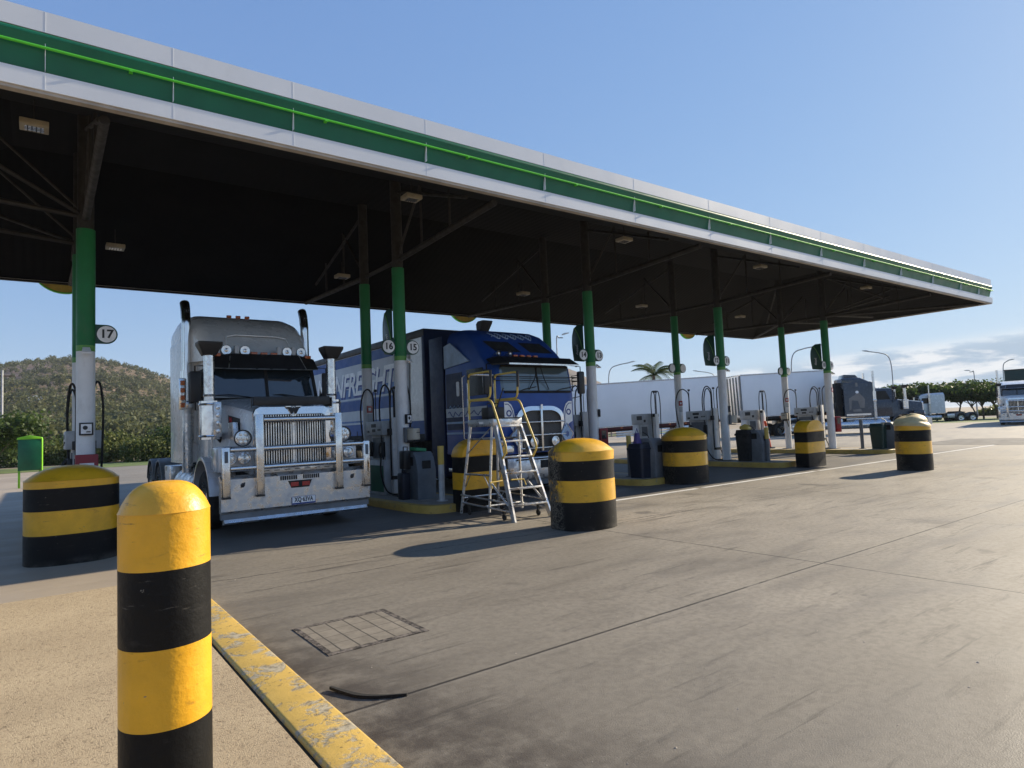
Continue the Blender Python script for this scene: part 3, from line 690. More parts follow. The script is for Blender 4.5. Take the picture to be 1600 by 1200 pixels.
# red extinguisher cabinets
for X, az_, wh in ((.65,-90,'at the foot of the leftmost column'),(12.43,-25,'on the column under disc 13'),(25.4,-20,'on the right end column beside the dark truck')):
    a = math.radians(az_); r = empty('extinguisher_cabinet', (X+.13*math.cos(a), 13+.13*math.sin(a), .80), a, 'red fire extinguisher cabinet '+wh, 'cabinet', 'red extinguisher cabinets')
    b = MB(); b.box(0,.22,-.16,.16,0,.62,.01); b.build('case', M['redbox'], r)
    b = MB(); b.box(.221,.224,-.10,.10,.24,.48); b.build('notice', M['plate'], r, 0)
    b = MB(); b.lathe([(.045,0),(.06,0),(.06,.003),(.045,.003)], (.2245,0,.40), ax='x', n=18, cap=False); b.box(.2245,.227,-.06,.06,.27,.29); b.build('print', M['ink'], r, 0)
    b = MB(); b.box(.03,.17,-.166,-.161,.33,.56); b.build('window', M['glass'], r, 0)
# red warning plates on the columns
for X, Y, z, az_, wh in ((6.56,14.85,2.06,-95,'on the rear column behind the pump by the white truck'),(18.43,14.85,2.05,-115,'on the rear column behind the tall hose loop'),(25.4,14.85,2.1,-130,'on the rear column before the second trailer'),(25.4,13,2.4,-80,'high on the right end column')):
    a = math.radians(az_); r = empty('warning_plate', (X+.135*math.cos(a), Y+.135*math.sin(a), z), a, 'small red warning plate '+wh, 'sign', 'red warning plates')
    b = MB(); b.box(0,.008,-.07,.07,0,.17); b.build('plate', M['red'], r, 0)
    b = MB(); b.box(.009,.011,-.03,.03,.05,.12); b.build('symbol', M['plate'], r, 0)
    b = MB(); b.box(0,.006,-.06,.06,-.22,-.03); b.build('notice', M['palegrey'], r, 0)

# ---------------------------------------------------------------- islands
ISL = ((.65,'far left island under column 17'),(6.56,'yellow edged pump island between the white and blue trucks'),(12.43,'yellow edged pump island right of the blue truck'),(18.43,'yellow edged pump island with rounded end behind the dark-scraped bollard'),(25.4,'yellow edged pump island farthest right'))
for X, lb in ISL:
    r = empty('pump_island', (X, 14.2 if X > 2 else 15.1, 0), 0, lb, 'island', 'raised pump islands')
    w_, L = .78, 3.55
    b = MB(); pts = superellipse(w_, L, 56, 6)
    b.loft([[(x,y,-.02) for x,y in pts],[(x,y,.135) for x,y in pts],[(x*.985,y*.996,.15) for x,y in pts],[(x*.80,y*.955,.151) for x,y in pts]], cap=False); b.build('kerb', M['island_edge'], r, 40)
    b = MB(); b.hull([(x*.81,y*.957,.149) for x,y in pts], [tuple(range(len(pts)))]); b.build('slab', M['island_top'], r, 0)

def hose_loop(b, base, top, x_off, y_off, r=.017, drop=0., bow=.16):
    """a hose that climbs a mast, loops over and falls back"""
    x, y, z = base
    p = [(x,y,z),(x,y,z+(top-z)*.55),(x,y,top-.22),(x+x_off*.25,y+y_off*.25,top-.05),(x+x_off*.55,y+y_off*.55,top),(x+x_off*.9,y+y_off*.9,top-.1),(x+x_off*1.15,y+y_off*1.15,top-.45),(x+x_off*1.1,y+y_off*1.1,top-.95),(x+x_off*(1-bow),y+y_off*(1-bow),top-1.45-drop)]
    b.tube(curve(p, 5), r, 7)
def big_pump(X, lb):
    r = empty('fuel_pump', (X, 13.93, .15), 0, lb, 'fuel pump', 'wide diesel pumps between the columns')
    b = MB(); b.box(-.22,.22,-.40,.40,0,.78,.01); b.box(-.16,.16,-.36,.36,.78,1.36); b.build('cabinet', M['palegrey'], r)
    b = MB(); b.box(-.27,.27,-.44,.44,1.36,1.68,.015); b.build('display_head', M['palegrey'], r)
    for s in (-1, 1):
        b = MB(); b.box(s*.272-.003,s*.272+.003,-.12,.14,1.54,1.62); b.box(s*.272-.003,s*.272+.003,-.08,.10,1.43,1.50)
        for k in range(3): b.box(s*.272-.003,s*.272+.003,-.36+k*.06,-.32+k*.06,1.46,1.50)
        b.box(s*.272-.003,s*.272+.003,.26,.36,1.42,1.47); b.build('display', M['inkg'], r, 0)
        b = MB(); b.box(s*.165-.012,s*.165+.012,-.30,.30,.82,1.30); b.build('panel', M['slate'], r, 0)
        b = MB(); b.box(s*.225-.004,s*.225+.004,-.34,.34,.06,.66); b.build('door', M['green'] if s < 0 and X < 8 else M['slate'], r, 0)
    for yy in (-.30, .32):
        n = empty('nozzle', (-.19, yy, .98), parent=r)
        b = MB(); b.box(-.05,.03,-.05,.05,-.12,.22,.01); b.build('holster', M['black'], n)
        b = MB(); b.tube([(-.05,0,.20),(-.09,0,.12),(-.10,0,-.02),(-.07,0,-.12)], .022, 8); b.tube([(-.05,0,.18),(-.02,.0,.24),(.0,0,.14)], .016, 8); b.build('handle', M['matt'], n)
    # white hose mast on the near end
    b = MB(); b.box(-.10,.10,-.62,-.47,0,1.75,.01); b.box(-.06,.06,-.66,-.465,1.0,1.06); b.build('hose_mast', M['colwhite'], r)
    b = MB()
    for xx in (-.13, .13): b.box(xx-.045,xx+.045,-.60,-.50,1.35,1.50,.008)
    for zz in (.35,): b.box(-.16,.16,-.64,-.60,zz,zz+.08,.006)
    b.build('hose_clamp', M['black'], r)
    for base, top, xo, yo, dr in (((-.12,-.56,.35),2.50,-.10,.26,.25),((.12,-.60,.35),2.52,.12,-.20,.45),((-.08,.42,.9),2.47,-.10,.42,.1),((.06,-.40,1.2),2.44,.06,.30,0)):
        b = MB(); hose_loop(b, base, top, xo, yo, .019, dr); b.build('hose', M['rubber'], r, 60)
    b = MB(); b.tube(curve([(.12,-.6,.4),(.2,-.66,.15),(.05,-.72,.03),(-.22,-.55,.08),(-.27,-.32,.5),(-.24,-.30,.95)], 6), .019, 7); b.build('hose', M['rubber'], r, 60)
    for yy in (-.56, .46):
        b = MB(); b.tube([(0,yy,1.6),(0,yy,2.42)], .011, 6); b.box(-.03,.03,yy-.03,yy+.03,2.40,2.46,.006); b.build('hose_hanger', M['steel'], r)
for X, lb in ((.65,'wide pump hidden mostly behind the leftmost column'),(6.56,'wide white pump with looped black hoses right of the white truck'),(12.43,'wide pump behind the blue truck cab'),(18.43,'wide pump with tall hose loops behind the dark-scraped bollard'),(25.4,'wide pump with coiled hoses behind the far arched bollard')): big_pump(X, lb)
def sat_pump(X, lb):
    r = empty('satellite_pump', (X, 16.55, .15), 0, lb, 'fuel pump', 'slim satellite pumps at the rear of the islands')
    b = MB(); b.box(-.22,.22,-.42,.36,0,1.28,.012); b.build('cabinet', M['palegrey'], r)
    b = MB(); b.box(-.25,.25,-.45,.40,1.28,1.68,.015); b.build('display_head', M['palegrey'], r)
    b = MB(); b.box(-.254,-.248,-.14,.12,1.45,1.60); b.box(-.254,-.248,-.32,-.22,1.36,1.46); b.build('display', M['inkg'], r, 0)
    b = MB(); b.box(-.226,-.222,-.36,-.08,.85,1.2); b.build('panel', M['slate'], r, 0)
    b = MB(); b.hull([(-.25,.02,.95),(-.34,.06,.95),(-.34,.30,.95),(-.25,.34,.95),(-.235,.02,1.27),(-.26,.06,1.27),(-.26,.30,1.27),(-.235,.34,1.27)], [(3,2,1,0),(4,5,6,7),(0,1,5,4),(1,2,6,5),(2,3,7,6),(3,0,4,7)]); b.build('notice_flap', M['plate'], r, 0)
    b = MB(); b.box(-.09,.09,-.66,-.52,0,1.66,.01); b.build('hose_mast', M['colwhite'], r)
    b = MB(); b.box(-.16,.16,-.68,-.64,.5,.54); b.box(-.13,.13,-.64,-.55,1.55,1.66,.01); b.build('hose_clamp', M['black'], r)
    for s in (-1, 1):
        b = MB(); hose_loop(b, (s*.03,-.62,.4), 2.50, s*.15, -.04*s, .017, .5, .05); b.build('hose', M['rubber'], r, 60)
        b = MB(); b.box(s*.05-.035,s*.05+.035,-.645,-.575,2.44,2.52,.01); b.build('hose_hanger', M['black'], r)
for X, lb in ((12.43,'slim satellite pump behind the blue truck'),(18.43,'slim satellite pump with two tall hoses behind the dark plastic bins'),(25.4,'slim satellite pump with white mast left of the red delineator post')): sat_pump(X, lb)

# posts
for X, Y, H, wh in ((6.56,11.35,1.1,'with a yellow top beside the slate wash station'),(12.43,11.72,1.06,'beside the domed bollard right of the blue truck'),(18.43,11.5,1.05,'right of the black bin on the rounded island'),(25.4,11.85,1.12,'plain dark, on the farthest right island')):
    r = empty('guard_post', (X, Y, .15), 0, 'slim steel guard post '+wh, 'post', 'slim guard posts on the islands')
    b = MB(); b.cyl((0,0,0),(0,0,H*.66),.062,n=18); b.lathe([(.12,0),(.12,.012),(.02,.012)], n=18); b.build('shaft', M['palegrey'] if X < 8 else M['grey'], r)
    b = MB(); b.cyl((0,0,H*.66),(0,0,H),.0635,n=18); b.build('cap', M['rail'] if X < 24 else M['grey'], r)
# bins and wash stations
def bin_(X, Y, lb, mt, w_=.44, d_=.42, h=.95, group='plastic bins on the islands'):
    r = empty('waste_bin', (X, Y, .15), 0, lb, 'bin', group)
    b = MB(); a = [(x*.86,y*.86,0) for x,y in rrect(w_,d_,.07,4)]; c = [(x,y,h*.82) for x,y in rrect(w_,d_,.07,4)]; b.loft([a,c]); b.build('body', mt, r)
    b = MB(); b.prism(rrect(w_*1.1,d_*1.1,.08,4), 'z', h*.82, h*.88, 0, .01); b.loft([[(x,y,h*.88) for x,y in rrect(w_,d_,.07,4)],[(x*.9,y*.9,h) for x,y in rrect(w_,d_,.07,4)]]); b.build('lid', mt, r)
    return r
def wash(X, Y, lb, mt, rz=0):
    r = empty('wash_station', (X, Y, .15), rz, lb, 'wash station', 'windscreen wash stations')
    b = MB(); b.prism([(-.26,0),(.26,0),(.28,.6),(.24,.98),(-.10,.98),(-.20,.86),(-.28,.6)], 'x', -.22, .22, 0, .02); b.build('body', mt, r)
    b = MB(); b.box(-.225,-.222,-.10,.10,.70,.88); b.box(-.10,.10,-.27,-.262,.62,.80); b.build('slot', M['matt'], r, 0)
    b = MB(); b.tube([(.05,.1,.9),(.08,.2,1.05),(.02,.32,1.14)], .014, 6); b.build('squeegee', M['black'], r)
    return r
r = wash(6.52,12.15,'slate grey wash station left of the yellow topped post', M['slate'])
b = MB(); b.obox((0,0,1.03),(.30,.22,.07),(.05,.1,.2),.02); tag(b.build('cloth', M['gcloth'], loc=(6.50,12.2,.15)), 'crumpled green cloth lying on the slate wash station', 'cloth')
b = MB(); b.prism([(x,y) for x,y in rrect(.20,.26,.05,3)], 'z', 0, .55, 0, .02); b.cyl((0,0,.55),(0,0,.62),.035,n=12); b.tube([(0,-.09,.52),(0,-.1,.60),(0,.06,.62),(0,.08,.54)],.016,6); tag(b.build('jerry_can', M['binblue'], loc=(6.20,12.30,.15)), 'dark jerry can standing against the slate wash station', 'jerry can')
b = MB(); b.prism([(x,y) for x,y in rrect(.20,.24,.05,3)], 'z', 0, .38, 0, .02); b.tube([(0,-.09,.36),(0,-.1,.46),(0,.08,.46),(0,.09,.36)],.012,6); tag(b.build('watering_can', M['black'], loc=(6.24,12.28,.785)), 'small black can perched on top of the dark jerry can', 'can')
bin_(12.30,11.22,'dark navy bin left of the dark-scraped bollard', M['binblue'], .46, .5, .86)
r = wash(12.62,11.1,'grey wash station tight behind the dark-scraped bollard', M['grey'])
b = MB(); b.loft([[(x*.1,y*.1,.26) for x,y in rrect(1,1,.3,3)],[(x*.17,y*.13,.10) for x,y in rrect(1,1,.3,3)],[(x*.22,y*.16,0) for x,y in rrect(1,1,.3,3)]]); b.tube([(-.05,0,.25),(0,0,.38),(.05,0,.25)],.01,6); tag(b.build('carry_bag', M['purple'], loc=(12.30,11.30,1.013)), 'purple bag lying on the dark navy bin', 'bag')
bin_(18.30,12.15,'black bin with yellow rags on the rounded island', M['matt'], .5, .5, 1.0)
b = MB(); b.obox((0,0,.05),(.34,.3,.12),(.1,.08,.3),.04); b.obox((.1,.05,.1),(.2,.2,.1),(.3,-.2,.1),.03); tag(b.build('cloth', M['rail'], loc=(18.30,12.15,1.15)), 'yellow rags heaped on the black bin', 'cloth')
wash(18.45,11.82,'slim grey wash station between the black bin and its guard post', M['grey'])
bin_(25.5,11.25,'dark green bin at the near end of the farthest right island', M['bingreen'], .55, .5, .95)
wash(25.75,10.95,'pale grey wash station leaning by the dark green bin', M['slate'])
# orange and white delineator leaning on the last island
r = empty('delineator', (25.4,15.7,.15), 0, 'leaning orange and white plastic delineator post on the farthest island', 'delineator'); r.rotation_euler = (math.radians(-3), math.radians(-9), 0)
b = MB(); b.lathe([(.2,0),(.2,.03),(.06,.06),(.045,.07)], n=20); b.build('base', M['black'], r)
for z0, z1, mt in ((.06,.42,'orange'),(.42,.70,'sboard'),(.70,.84,'orange'),(.84,.98,'sboard'),(.98,1.2,'orange')):
    b = MB(); b.cyl((0,0,z0),(0,0,z1),.05,.048,14); b.build('band', M[mt], r)
# chevron barrier and orange marker beyond the second island
r = empty('chevron_barrier', (17.0,22.6,0), math.radians(-55), 'yellow and black chevron barrier block near the white trailer chassis', 'barrier')
t = NT('chevron'); v = t.coord(); x, y, z = t.sep(v)
f = t.math('FRACT', t.math('MULTIPLY', t.math('ADD', z, t.math('ABSOLUTE', x)), 2.1)); t.set(Base_Color=t.mix(t.ramp(f, .49, .51), (.62,.42,.05), (.02,.02,.02)), Roughness=.6)
b = MB(); b.box(-.45,.45,-.18,.18,.0,1.2,.03); b.build('block', t.m, r)
b = MB(); b.cyl((0,0,0),(0,0,1.0),.07,n=12); b.lathe([(.2,0),(.2,.04),(.07,.05)], n=16); tag(b.build('marker_post', M['orange'], loc=(20.5,23.2,0)), 'small orange marker post beyond the navy bin', 'marker post')
# ---------------------------------------------------------------- wheels shared by every truck
def wheel(parent, x, y, side, r=.52, w_=.30, dual=False, z=None, rim='pol'):
    z = r if z is None else z
    e = empty('wheel', (x, y, z), parent=parent)
    b = MB()
    for k in ((0,) if not dual else (0, 1)):
        o = -side*k*(w_+.04)
        b.lathe([(r*.60,-w_/2),(r*.9,-w_/2),(r*.985,-w_*.36),(r,-w_*.2),(r,w_*.2),(r*.985,w_*.36),(r*.9,w_/2),(r*.60,w_/2)], (o,0,0), n=28, ax='x', cap=False)
    b.build('tyre', M['rubber'], e)
    b = MB(); s = side
    b.lathe([(r*.62,s*w_*.48),(r*.56,s*w_*.40),(r*.5,s*w_*.12),(r*.34,s*w_*.10),(r*.28,s*w_*.3),(r*.15,s*w_*.36),(.005,s*w_*.38)], n=24, ax='x', cap=False)
    b.lathe([(r*.62,-s*w_*.45),(r*.3,-s*w_*.2),(.01,-s*w_*.2)], n=16, ax='x', cap=False)
    for k in range(10):
        a = 2*PI*k/10; b.cyl((s*w_*.10, r*.42*math.cos(a), r*.42*math.sin(a)), (s*w_*.2, r*.42*math.cos(a), r*.42*math.sin(a)), .016, n=6)
    b.build('rim', M[rim], e)
    return e
def round_lamp(parent, x, y, z, r, name='headlight', dots=False):
    e = empty(name, (x, y, z), parent=parent)
    b = MB(); b.lathe([(r*.5,.10),(r*1.02,.06),(r*1.14,0),(r*1.12,-.02),(r*1.0,-.022),(r*.97,0)], n=24, ax='y', cap=False); b.build('housing', M['black'] if dots else M['chrome'], e)
    b = MB(); b.lathe([(.001,-.012),(r*.6,-.010),(r*.98,0)], n=24, ax='y', cap=False); b.build('lens', M['lens'], e)
    if dots:
        b = MB()
        for k in range(7):
            a = k*PI/3; q = 0 if k == 6 else r*.58
            b.lathe([(.001,-.026),(r*.2,-.024),(r*.24,-.010)], (q*math.cos(a),0,q*math.sin(a)), n=10, ax='y', cap=False)
        b.build('diode', M['bead'], e)
    else:
        b = MB(); b.lathe([(.001,-.03),(r*.25,-.025),(r*.3,-.01)], (0,0,-r*.1), n=12, ax='y', cap=False); b.box(-r*.7,r*.7,-.016,-.012,-r*.42,-r*.34); b.build('bulb', M['bead'], e)
    return e
def arc_fender(x0, x1, y, z, r, a0, a1, mt, parent, th=.035, name='fender', rise=0.):
    n = 16; out = [(y+r*math.cos(math.radians(a0+(a1-a0)*i/n)), z+r*math.sin(math.radians(a0+(a1-a0)*i/n))) for i in range(n+1)]
    inn = [(y+(r-th)*math.cos(math.radians(a1-(a1-a0)*i/n)), z+(r-th)*math.sin(math.radians(a1-(a1-a0)*i/n))) for i in range(n+1)]
    b = MB(); b.prism(out+inn, 'x', x0, x1, 0, .01); return b.build(name, mt, parent, 40)

def prime_mover(loc, rz, label, group=None, body='white', hoodm='hood', bull=True, detail=True, stack_curved=True, tall=True, step=False, name='prime_mover', cat='truck', plate=None, emblem=False, visor=True):
    R = empty(name, loc, rz, label, cat, group)
    bm_, hm = M[body], M[hoodm]
    # ---- chassis and driveline
    b = MB()
    for s in (-1, 1): b.box(s*.42-.05, s*.42+.05, .5, 8.4, .78, 1.05)
    for y in (1.2, 3, 4.6, 5.8, 7.2, 8.35): b.box(-.38, .38, y-.06, y+.06, .82, 1.0)
    b.box(-.9, .9, 6.52, 6.68, .45, .58); b.box(-.9, .9, 7.87, 8.03, .45, .58); b.box(-1.0, 1.0, 1.47, 1.63, .45, .56)
    b.box(-.75, .75, 5.0, 6.2, 1.05, 1.08); b.build('chassis', M['matt'], R)
    b = MB(); b.prism([(5.9,1.08),(7.5,1.08),(7.7,1.16),(7.0,1.28),(6.2,1.28)], 'x', -.45, .45, 0, .02); b.build('turntable', M['black'], R)
    for s in (-1, 1):
        wheel(R, s*1.06, 1.55, s)
        for y in (6.6, 7.95):
            wheel(R, s*1.08, y, s, dual=True); arc_fender(s*1.25 if s > 0 else -1.25, .62 if s > 0 else -.62, y, .54, .60, 8, 172, M['grey'], R)
        arc_fender(s*.80, s*1.25, 1.55, .56, .72, -5, 175, hm, R, .05)
        b = MB(); b.cyl((s*.92, 2.5, .66), (s*.92, 4.4, .66), .33, n=28); b.build('fuel_tank', M['alu'], R)
        b = MB()
        for y in (2.9, 4.0): b.cyl((s*.92, y-.03, .66), (s*.92, y+.03, .66), .338, n=28)
        b.box(s*.80, s*1.24, 2.32, 2.48, .34, .40, .006); b.box(s*.80, s*1.24, 2.32, 2.48, .66, .72, .006); b.build('step', M['pol'], R)
        b = MB(); b.box(s*.62, s*1.2, 5.05, 5.9, .55, 1.02, .01); b.build('tool_box', M['alu'], R)
        b = MB(); b.box(s*1.24-.28 if s > 0 else -1.24, s*1.24 if s > 0 else -1.24+.28, 8.42, 8.45, .2, .85); b.build('mudflap', M['black'], R, 0)
    # ---- bonnet
    def sec(y, w, zt, zb, rr=.14, crown=.03):
        return [(-w, y, zb), (-w, y, zt-rr), (-w+.03, y, zt-rr*.4), (-w+rr, y, zt), (-w*.4, y, zt+crown), (w*.4, y, zt+crown), (w-rr, y, zt), (w-.03, y, zt-rr*.4), (w, y, zt-rr), (w, y, zb)]
    b = MB(); b.loft([sec(.36,.66,2.06,.95), sec(.75,.72,2.13,1.0), sec(1.3,.84,2.22,1.15), sec(1.85,.98,2.31,1.15)]); bon = b.build('bonnet', hm, R, 30)
    for s in (-1, 1):
        b = MB(); b.box(s*.62, s*1.20, .42, 1.0, 1.02, 1.45, .05); b.build('lamp_pod', hm, R)
    if detail:
        for s in (-1, 1):
            b = MB(); b.prism([(.80,1.55),(1.22,1.60),(1.22,1.86),(.86,1.86)], 'x', s*.80-.02 if s > 0 else -.86, .86 if s > 0 else -.78, 0, .004); b.build('vent', M['alu'], bon)
        for s in (-1, 1):
            P = lambda y, z: (s*(np.interp(y, (.36,.75,1.3), (.66,.72,.84))+.004), y, z)
            b = MB(); b.hull([P(.85,1.92),P(1.28,2.0),P(1.28,1.80),P(.85,1.72)], [(0,1,2,3)]); b.build('decal', M['inkg'], bon, 0)
            b = MB(); Q = lambda y, z: (P(y,z)[0]+s*.003, y, z); b.hull([Q(1.14,1.95),Q(1.24,1.97),Q(1.25,1.82),Q(1.12,1.80)], [(0,1,2,3)]); b.build('decal', M['red'], bon, 0)
        b = MB(); b.box(-.66,.66,.30,.335,2.12,2.27,.006); b.obox((0,.36,2.13),(1.30,.10,.02)); 
        for s in (-1, 1): b.obox((s*.665,.40,2.17),(.02,.22,.16),(0,0,s*.25))
        b.build('bug_deflector', M['black'], R)
    # ---- radiator grille
    g = empty('grille', (0,.33,0), parent=R)
    b = MB(); o_ = [(-.66,.92),(-.66,1.98),(-.63,2.05),(-.56,2.09),(.56,2.09),(.63,2.05),(.66,1.98),(.66,.92)]; i2 = [(-.565,.92),(-.565,1.90),(-.55,1.945),(-.50,1.965),(.50,1.965),(.55,1.945),(.565,1.90),(.565,.92)]
    for k in range(7): b.hull([(o_[k][0],-.03,o_[k][1]),(o_[k+1][0],-.03,o_[k+1][1]),(i2[k+1][0],-.045,i2[k+1][1]),(i2[k][0],-.045,i2[k][1]),(o_[k][0],.06,o_[k][1]),(o_[k+1][0],.06,o_[k+1][1]),(i2[k+1][0],.05,i2[k+1][1]),(i2[k][0],.05,i2[k][1])], [(0,1,2,3),(0,4,5,1),(3,2,6,7)])
    b.build('surround', M['chrome'], g, 50)
    b = MB(); b.box(-.57,.57,.02,.05,.92,1.96); b.build('mesh', M['matt'], g, 0)
    b = MB(); n = 27 if detail else 14
    for k in range(n):
        x = -.545 + 1.09*k/(n-1); b.box(x-.0085, x+.0085, -.035, .0, .93, 1.955)
    b.box(-.022,.022,-.042,-.036,.93,1.955); bar = b.build('bar', M['pol'], g, 0)
    if emblem:
        e = MB()
        wv = [(-.16,.075),(-.05,.075),(-.035,.045),(0,.075),(.035,.045),(.05,.075),(.16,.075),(.13,.045),(.115,.045),(.055,-.075),(.03,-.075),(0,-.015),(-.03,-.075),(-.055,-.075),(-.115,.045),(-.13,.045)]
        e.prism(wv, 'y', -.075, -.05, 0, .002); em = e.build('emblem', M['ink'], g, 0, loc=(0,0,2.025)); em.scale = (.80,1,.80)
        e = MB(); e.prism([(x*1.0,z*1.12) for x, z in wv], 'y', -.055, -.046); em = e.build('emblem_edge', M['pol'], g, 0, loc=(0,0,2.025)); em.scale = (.88,1,.90)
    # ---- cab
    b = MB()
    def cs(y, w, z0, z1, rr=.10): return [(-w,y,z0),(-w,y,z1-rr),(-w+rr*.3,y,z1-rr*.3),(-w+rr,y,z1),(w-rr,y,z1),(w-rr*.3,y,z1-rr*.3),(w,y,z1-rr),(w,y,z0)]
    b.loft([cs(1.82,1.0,1.05,2.33), cs(1.98,1.0,1.05,2.42), cs(2.10,.98,1.05,3.12), cs(3.25,.98,1.05,3.2)]); cab = b.build('cab', bm_, R, 30)
    # screen halves, pillar, side glass
    b = MB(); 
    for s in (-1, 1): b.hull([(s*.03,1.815,2.34),(s*.97,1.90,2.34),(s*.92,2.05,2.98),(s*.03,1.99,2.98),(s*.03,2.0,2.34),(s*.97,2.02,2.34),(s*.92,2.12,2.98),(s*.03,2.12,2.98)], [(0,1,2,3),(1,5,6,2),(3,2,6,7),(0,4,5,1)])
    b.build('windscreen', M['glass'], R, 0)
    b = MB(); b.prism([(1.80,2.32),(1.98,3.0),(2.02,3.0),(1.86,2.32)], 'x', -.03, .03); b.box(-1.0,1.0,1.78,1.92,2.29,2.345,.008)
    for s in (-1, 1): b.tube([(s*.985,1.89,2.33),(s*.93,2.045,3.0)], .03, 6)
    b.build('screen_frame', M['matt'], R)
    for s in (-1, 1):
        d = empty('door', (s*.99, 2.66, 1.1), parent=R)
        b = MB(); b.box(-.012,.02,-.52,.52,.05,1.18,.006) if s > 0 else b.box(-.02,.012,-.52,.52,.05,1.18,.006); b.build('skin', bm_, d)
        b = MB(); b.prism([(-.46,1.22),(.46,1.22),(.46,1.85),(-.22,1.85)], 'x', -.012, .015); b.build('window', M['side_glass'], d, 0)
        b = MB(); b.tube([(s*.03,.50,.4),(s*.09,.52,.45),(s*.09,.52,1.3),(s*.03,.50,1.35)], .014, 6); b.build('handle', M['pol'], d)
    if detail:
        for s in (-1, 1):
            b = MB(); x0 = s*.48-.30; b.tube([(x0+.55,1.79,2.33),(x0+.1,1.83,2.40),(x0-.16,1.85,2.385)], .012, 5); b.build('wiper', M['matt'], R)
        b = MB(); 
        for s in (-1, 1): b.box(s*.45-.24, s*.45+.24, 2.62, 2.75, 2.0, 2.75, .06)
        b.build('seat', M['seat'], R)
    # visor
    if visor:
        b = MB()
        for xx in ((-.70,.70),): b.hull([(-.72,1.70,2.885),(.72,1.70,2.885),(.64,1.92,3.19),(-.64,1.92,3.19),(-.72,1.72,2.88),(.72,1.72,2.88),(.64,1.96,3.18),(-.64,1.96,3.18)], [(0,1,2,3),(4,7,6,5),(0,4,5,1),(1,5,6,2),(0,3,7,4)])
        for s in (-1, 1): b.hull([(s*.725,1.70,2.885),(s*1.05,1.95,2.92),(s*1.02,2.12,3.14),(s*.645,1.92,3.19),(s*.725,1.72,2.88),(s*1.05,1.97,2.91),(s*1.0,2.13,3.12),(s*.645,1.96,3.18)], [(0,1,2,3),(4,7,6,5),(0,4,5,1),(1,5,6,2)])
        b.build('visor', M['black'], R, 25)
        b = MB(); b.tube([(-1.05,1.95,2.915),(-.725,1.697,2.88),(.725,1.697,2.88),(1.05,1.95,2.915)], .009, 5); 
        for s in (-1, 1): b.tube([(s*.725,1.697,2.885),(s*.645,1.917,3.192)], .008, 5)
        b.build('visor_trim', M['alu'], R)
    # sleeper and roof
    b = MB()
    def rs_(y, w, z0, z1, rr): 
        p = [(-w, z0)]; n = 6
        for i in range(n+1): a = PI - PI/2*i/n; p.append((-w+rr+rr*math.cos(a), z1-rr+rr*math.sin(a)))
        for i in range(n+1): a = PI/2 - PI/2*i/n; p.append((w-rr+rr*math.cos(a), z1-rr+rr*math.sin(a)))
        p.append((w, z0)); return [(q[0], y, q[1]) for q in p]
    zt = 4.22 if tall else 3.4
    b.loft([rs_(3.22,1.20,1.15,3.66 if tall else 3.3,.12), rs_(3.35,1.22,1.12,3.70 if tall else 3.35,.10), rs_(4.88,1.22,1.12,3.70 if tall else 3.35,.10)]); slp = b.build('sleeper', bm_, R, 35)
    b = MB()
    if step: L = [rs_(3.0,1.0,3.12,3.3,.1), rs_(3.1,1.12,3.1,3.55,.12), rs_(3.9,1.2,3.2,4.02,.16), rs_(4.86,1.2,3.2,4.05,.16), rs_(4.95,1.15,3.2,3.98,.16)]
    elif tall: L = [rs_(2.08,.90,3.05,3.18,.06), rs_(2.3,.95,3.10,3.36,.12), rs_(2.8,1.05,3.12,3.76,.24), rs_(3.3,1.16,3.15,4.05,.34), rs_(3.8,1.20,3.2,4.20,.38), rs_(4.3,1.21,3.2,4.25,.40), rs_(4.86,1.20,3.2,4.18,.40), rs_(4.95,1.12,3.2,4.05,.38)]
    else: L = [rs_(2.10,.9,3.0,3.16,.06), rs_(2.6,.97,3.05,3.34,.14), rs_(3.3,1.1,3.1,3.5,.2), rs_(4.86,1.15,3.2,3.52,.2)]
    b.loft(L); roof = b.build('roof', bm_, R, 40)
    if detail:
        b = MB(); b.tube([(-.62,2.30,3.395),(-.58,2.52,3.60),(-.40,2.58,3.645),(.40,2.58,3.645),(.58,2.52,3.60),(.62,2.30,3.395)], .014, 6); b.build('moulding', bm_, roof)
        def amber(n, x, y, z, w_=.10, h=.055, d_=.07):
            b = MB(); b.box(-w_/2,w_/2,-d_/2,d_/2,0,h,.012); b.build('marker_light', M['amber'], R, loc=(x,y,z))
        for x in (-.19, 0, .19): amber(0, x, 4.0, 4.235); amber(0, x, 2.02, 3.17, .13, .07)
        for x in (-.92, .92): amber(0, x, 3.55, 4.03, .16, .05); 
        for x in (-.86, .86): amber(0, x, 2.02, 3.14, .13, .06)
        for x in (-.70, -.36, .44, .72):
            h = empty('horn', (x, 1.98, 3.26), parent=R)
            b = MB(); b.lathe([(.095,-.02),(.10,0),(.06,.10),(.02,.26),(.02,.32)], n=18, ax='y', cap=False); b.build('bell', M['alu'], h)
            b = MB(); b.lathe([(.001,.0),(.09,-.005)], n=18, ax='y', cap=False); b.lathe([(.001,-.03),(.035,-.02),(.04,0)], n=12, ax='y', cap=False); b.build('core', M['lens'], h)
            b = MB(); b.box(-.19,-.11,-.01,.10,-.06,.10,.01); b.build('bracket', M['palegrey'], h)
